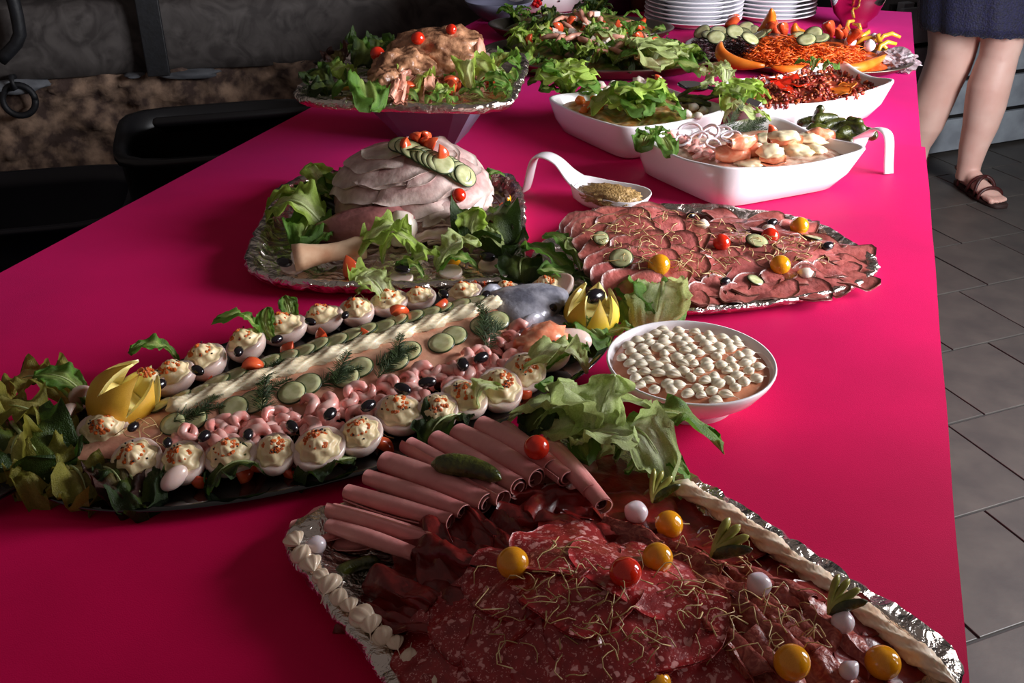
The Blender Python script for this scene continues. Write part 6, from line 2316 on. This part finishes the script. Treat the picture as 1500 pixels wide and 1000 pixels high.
# patterned basin, bottle and boxes at the far left end
c = T(792, 8)
r_ = 78 * mpp(c)
e = empty('patterned_bowl', c)
tag(e, 'white bowl with red flowers and dark dots at the far end', 'bowl')
mk('bowl', xf(lathe([(0, .002), (r_ * .80, .0), (r_ * .86, .006), (r_ * .96, .05), (r_, .12), (r_ * .99, .123), (r_ * .97, .12), (r_ * .92, .05), (r_ * .8, .012), (0, .01)], 56), Matrix.Translation(c)), M['porcelain'], e)
M['redflower'] = mat('red_glaze', (196, 30, 30), None, rough=0.2)
M['dotglaze'] = mat('dark_glaze', (52, 44, 60), None, rough=0.2)
rg = random.Random(2)
for i in range(70):
    a = R(-150 + 240 * ((i * .618) % 1))
    z = .012 + .10 * rg.random()
    rr = r_ * (.87 + .10 * min(1, z / .05) + .03 * max(0, (z - .05) / .07)) + .0008
    d = Vector((math.cos(a), math.sin(a), 0))
    mt = frame(c + d * rr + Vector((0, 0, z)), d + Vector((0, 0, -.15)), 0)
    if i % 14 == 0:
        fl = []
        for k in range(5):
            fl.append(xf(blob(.0085, .0085, .0012, 1), mt @ Matrix.Translation((.009 * math.cos(k * 1.257), .009 * math.sin(k * 1.257), 0))))
        mk('flower', join(fl), M['redflower'], e)
    else:
        mk('dot', xf(blob(.0036, .0036, .0012, 1), mt), M['dotglaze'], e)
c = T(745, 34)
e = mk('dark_bowl', xf(lathe([(0, .002), (.05, 0), (.055, .003), (.085, .03), (.1, .05), (.098, .052), (.082, .03), (.05, .008), (0, .007)], 40), Matrix.Translation(c + Vector((-.05, .06, 0)))), M['stand'])
tag(e, 'small dark bowl beside the patterned bowl', 'bowl')
c = T(905, 18)
e = empty('wine_bottle', c)
tag(e, 'dark glass bottle behind the far salad platter', 'bottle')
mk('glass', xf(lathe([(0, .004), (.034, .0), (.037, .004), (.037, .17), (.034, .19), (.016, .225), (.0135, .24), (.0135, .285), (.0155, .287), (.0155, .297), (.011, .30), (0, .30)], 28), Matrix.Translation(c)), M['bluebin'], e)
c = T(872, 8)
tag(mk('carton', xf(box(-.05, .05, -.04, .04, 0, .2, .003), Matrix.Translation(c + Vector((-.01, .1, 0))) @ Matrix.Rotation(.2, 4, 'Z')), M['lilac'] if 'lilac' in M else mat('lilac_card', (176, 168, 206), (166, 158, 196), scale=6, rough=0.6), smooth=False), 'pale lilac carton behind the dark bottle', 'carton')
c = T(935, 12)
e = empty('terracotta_jar', c)
tag(e, 'brown earthenware jar between bottle and plates', 'jar')
mk('jar', xf(lathe([(0, .002), (.045, 0), (.05, .01), (.062, .07), (.058, .13), (.045, .155), (.048, .165), (.043, .166), (.04, .155), (.05, .12), (.052, .06), (.04, .01), (0, .008)], 32), Matrix.Translation(c)), mat('earthenware', (120, 84, 66), (100, 68, 54), scale=14, rough=0.6), e)
# ------------------------------------------------------------------ 9. the person standing beyond the table end
def leg_rings(pts):
    """pts: (centre, rx, ry) from foot upwards -> closed loft"""
    rs = []
    for (c, rx, ry) in pts:
        rs.append([Vector((c[0] + rx * math.cos(t), c[1] + ry * math.sin(t), c[2])) for t in [2 * PI * k / 64 for k in range(64)]])
    return rings(rs)


def at_depth(px, py, Y):
    d = ray(px, py)
    return CAMP + d * (Y / d.y)


YL, YR = 4.05, 3.92
person = empty('person', (F(1400, 262).x, F(1400, 262).y, 0))
tag(person, 'person in a short navy lace skirt and brown sandals standing beyond the table', 'person')
parts = []
# right leg in the picture: ankle .. knee .. thigh, centre line read along the photograph
def limb(ct, Y0, Y1):
    out = []
    n = len(ct)
    for i, (px, py, w_) in enumerate(ct):
        Y = Y0 + (Y1 - Y0) * i / (n - 1)
        p = at_depth(px, py, Y)
        r_ = w_ * .5 * mpp(p)
        out.append(((p.x, p.y, p.z), r_, r_ * 1.05))
    return out


rl = limb([(1416, 262, 32), (1420, 240, 33), (1426, 215, 40), (1436, 185, 49), (1443, 155, 57), (1449, 125, 60), (1457, 100, 57), (1463, 82, 54), (1467, 66, 57), (1469, 45, 64), (1471, 15, 76), (1464, -30, 95), (1453, -80, 105)], 3.98, 4.06)
ll = limb([(1337, 262, 29), (1339, 240, 30), (1343, 215, 36), (1354, 185, 52), (1363, 155, 60), (1376, 125, 61), (1387, 100, 65), (1393, 82, 66), (1396, 66, 69), (1398, 45, 75), (1400, 15, 86), (1408, -30, 98), (1418, -80, 105)], 4.10, 4.10)
parts.append(leg_rings(rl))
parts.append(leg_rings(ll))
for kn_ in (rl[7], ll[7]):
    kc = Vector(kn_[0])
    parts.append(xf(blob(.034, .030, .046, 2), Matrix.Translation(kc + Vector((.004, -kn_[2] * .60, .0)))))
for cf_ in (rl[4], ll[4]):
    parts.append(xf(blob(.045, .05, .10, 2), Matrix.Translation(Vector(cf_[0]) + Vector((.0, cf_[2] * .45, .02)))))
hip = (Vector(rl[-1][0]) + Vector(ll[-1][0])) / 2
parts.append(leg_rings([((hip.x, hip.y, hip.z - .12), .15, .10), ((hip.x, hip.y, hip.z), .185, .125), ((hip.x, hip.y, hip.z + .10), .17, .115), ((hip.x, hip.y, hip.z + .22), .135, .095), ((hip.x, hip.y, hip.z + .34), .15, .10), ((hip.x, hip.y, hip.z + .46), .155, .10)]))
# feet: heel at the ankle, toes towards the camera right
def foot_parts(heel, toe, w_):
    d = (toe - heel)
    L_ = d.length
    d.normalize()
    s = Vector((-d.y, d.x, 0))
    rs = []
    for u, hw, h0, h1 in ((-.06, .020, .016, .05), (.0, .030, .012, .085), (.12, .033, .011, .10), (.3, .034, .012, .085), (.5, .038, .012, .058), (.68, .044, .012, .044), (.80, .042, .012, .034), (.86, .034, .012, .028)):
        c = heel + d * L_ * u
        rs.append([c + s * hw * w_ * math.cos(t) + Vector((0, 0, (h0 + h1) / 2 + (h1 - h0) / 2 * math.sin(t))) for t in [2 * PI * k / 16 for k in range(16)]])
    out = [rings(rs)]
    for k, (o_, l_, r_) in enumerate(((-.030, .16, .0125), (-.011, .175, .009), (.005, .16, .0085), (.019, .14, .008), (.032, .11, .0075))):
        a = heel + d * L_ * .78 + s * o_ * w_ + Vector((0, 0, .022))
        b = heel + d * L_ * (.84 + l_ * .9) + s * o_ * w_ * 1.05 + Vector((0, 0, .021))
        out.append(tube([a, a.lerp(b, .5) + Vector((0, 0, .003)), a.lerp(b, .85), b], [r_, r_ * .95, r_, r_ * .55], 10))
    return out, d, s, L_


heelR = F(1405, 256)
toeR = F(1478, 302)
heelR.z = toeR.z = 0
toeR = heelR + (toeR - heelR).normalized() * .25
ank = Vector(rl[0][0])
heelR = Vector((ank.x, ank.y, 0)) - (toeR - heelR).normalized() * .035
dirR = (F(1478, 302) - F(1400, 258)).normalized()
dirR.z = 0
dirR.normalize()
fpR, dR, sR, LR = foot_parts(heelR, heelR + dirR * .25, 1.0)
parts += fpR
ankl = Vector(ll[0][0])
dirL = Vector((-.25, -.95, 0)).normalized()
heelL = Vector((ankl.x, ankl.y, 0)) - dirL * .035
fpL, dL, sL, LL = foot_parts(heelL, heelL + dirL * .25, 1.0)
parts += fpL
# close the gap between ankle rings and the feet
for (lg, hl, d_) in ((rl, heelR, dirR), (ll, heelL, dirL)):
    a = Vector(lg[1][0])
    b = hl + d_ * .035
    parts.append(tube([Vector((b.x, b.y, .05)), Vector((b.x, b.y, .08)), Vector(lg[0][0]).lerp(a, .4), a], [.029, .029, lg[0][1], lg[1][1]], 14))
body = mk('body', join(parts), M['skin'], person)
rm = body.modifiers.new('remesh', 'REMESH')
rm.mode = 'VOXEL'
rm.voxel_size = .0045
rm.use_smooth_shade = True
smo = body.modifiers.new('smooth', 'SMOOTH')
smo.iterations = 7
smo.factor = .5
# skirt with a scalloped lace hem
hemL, hemR = at_depth(1360, 38, 4.1), at_depth(1500, 42, 4.06)
hz_ = min(hemL.z, hemR.z)
hc = (Vector(rl[8][0]) + Vector(ll[8][0])) / 2
rs_ = []
for i in range(14):
    u = i / 13
    z = hz_ + (hip.z + .2 - hz_) * u
    row = []
    for k in range(72):
        t = 2 * PI * k / 72
        c = Vector((hc.x, hc.y, 0)).lerp(Vector((hip.x, hip.y, 0)), min(1, u * 1.3))
        wx = .215 + (.222 - .215) * u if u < .7 else .22 - .06 * (u - .7) / .3
        wy = .155 if u < .7 else .155 - .04 * (u - .7) / .3
        fl = 1 + .035 * math.sin(9 * t + 1) * (1 - u) + .02 * math.sin(17 * t) * (1 - u)
        zz = z + (.008 * abs(math.sin(14 * t)) if i == 0 else 0)
        row.append(Vector((c.x + wx * fl * math.cos(t), c.y + wy * fl * math.sin(t), zz)))
    rs_.append(row)
sk = mk('skirt', rings(rs_, False, False), M['skirt'], person)
sk.modifiers.new('thick', 'SOLIDIFY').thickness = .003
# sandals
def sandal(heel, d, s, L_):
    e = empty('sandal', heel)
    rs = []
    for z, k in ((.0, .96), (.004, 1), (.011, 1), (.013, .95)):
        row = []
        for i in range(32):
            t = 2 * PI * i / 32
            u = .5 - .5 * math.cos(t)
            hw = .046 * (.62 + .38 * sm(.1, .75, u)) * math.sin(math.acos(max(-1, min(1, 2 * u - 1)))) ** .45
            row.append(heel + d * L_ * (-.10 + 1.15 * u) + s * hw * k * (1 if math.sin(t) > 0 else -1) + Vector((0, 0, z)))
        rs.append(row)
    mk('sole', rings(rs), M['sole'], e)
    for (u0, u1, hh, hw) in ((.72, .72, .040, .046), (.44, .60, .066, .040), (.60, .40, .066, .040), (.10, .14, .095, .036)):
        pts = []
        for i in range(13):
            t = PI * i / 12
            u = u0 + (u1 - u0) * i / 12
            pts.append(heel + d * L_ * u + s * hw * 1.06 * math.cos(t) + Vector((0, 0, .012 + hh * math.sin(t) ** .8)))
        mk('strap', tube(pts, .0065, 8), M['strap'], e)
    # strap round the heel
    pts = []
    for i in range(13):
        t = PI * (.5 + i / 12)
        pts.append(heel + d * L_ * (.10 + .20 * math.cos(t)) + s * .036 * math.sin(t) + Vector((0, 0, .07)))
    mk('strap', tube(pts, .006, 8), M['strap'], e)
    return e


tag(sandal(heelR, dirR, sR, LR), 'brown strappy sandal on the foot nearest the right edge', 'sandal', 'sandals worn by the person')
tag(sandal(heelL, dirL, sL, LL), 'brown strappy sandal on the foot hidden by the table corner', 'sandal', 'sandals worn by the person')

# grey slatted crate behind the legs
cA, cB = F(1352, 232), F(1500, 208)
cA.z = cB.z = 0
dv = (cB - cA).normalized()
cA = cA - dv * .25
nv_ = Vector((-dv.y, dv.x, 0))
cm = Matrix((dv, nv_, Vector((0, 0, 1)))).transposed().to_4x4()
cm.translation = cA
cr_ = empty('slatted_crate', mtx=cm)
tag(cr_, 'grey slatted wooden crate standing behind the person', 'crate')
Wc = 1.15
slats = []
for k in range(4):
    z0 = .015 + .155 * k
    slats.append(ob('slat', mesh('slat', *box(0, Wc, 0, .02, z0, z0 + .135, .003), M['crate'], False), cr_))
for x in (.02, Wc / 2, Wc - .06):
    ob('post', mesh('post', *box(x, x + .05, .022, .06, 0, .63, .003), M['crate'], False), cr_)
ob('gap_shade_panel', mesh('gap_shade_panel', *box(0, Wc, .065, .08, 0, .62), M['gap_shade'], False), cr_)  # dark sheet coloured as the shade between the slats
hp = F(1457, 203, .07)
lx = (hp - cA).dot(dv)
kv, kf = xf(blob(.024, .006, .024, 2), Matrix.Translation((lx, -.002, .075)))
ob('knot_hole', mesh('knot_hole', kv, kf, M['gap_shade']), slats[0])
finish_series()
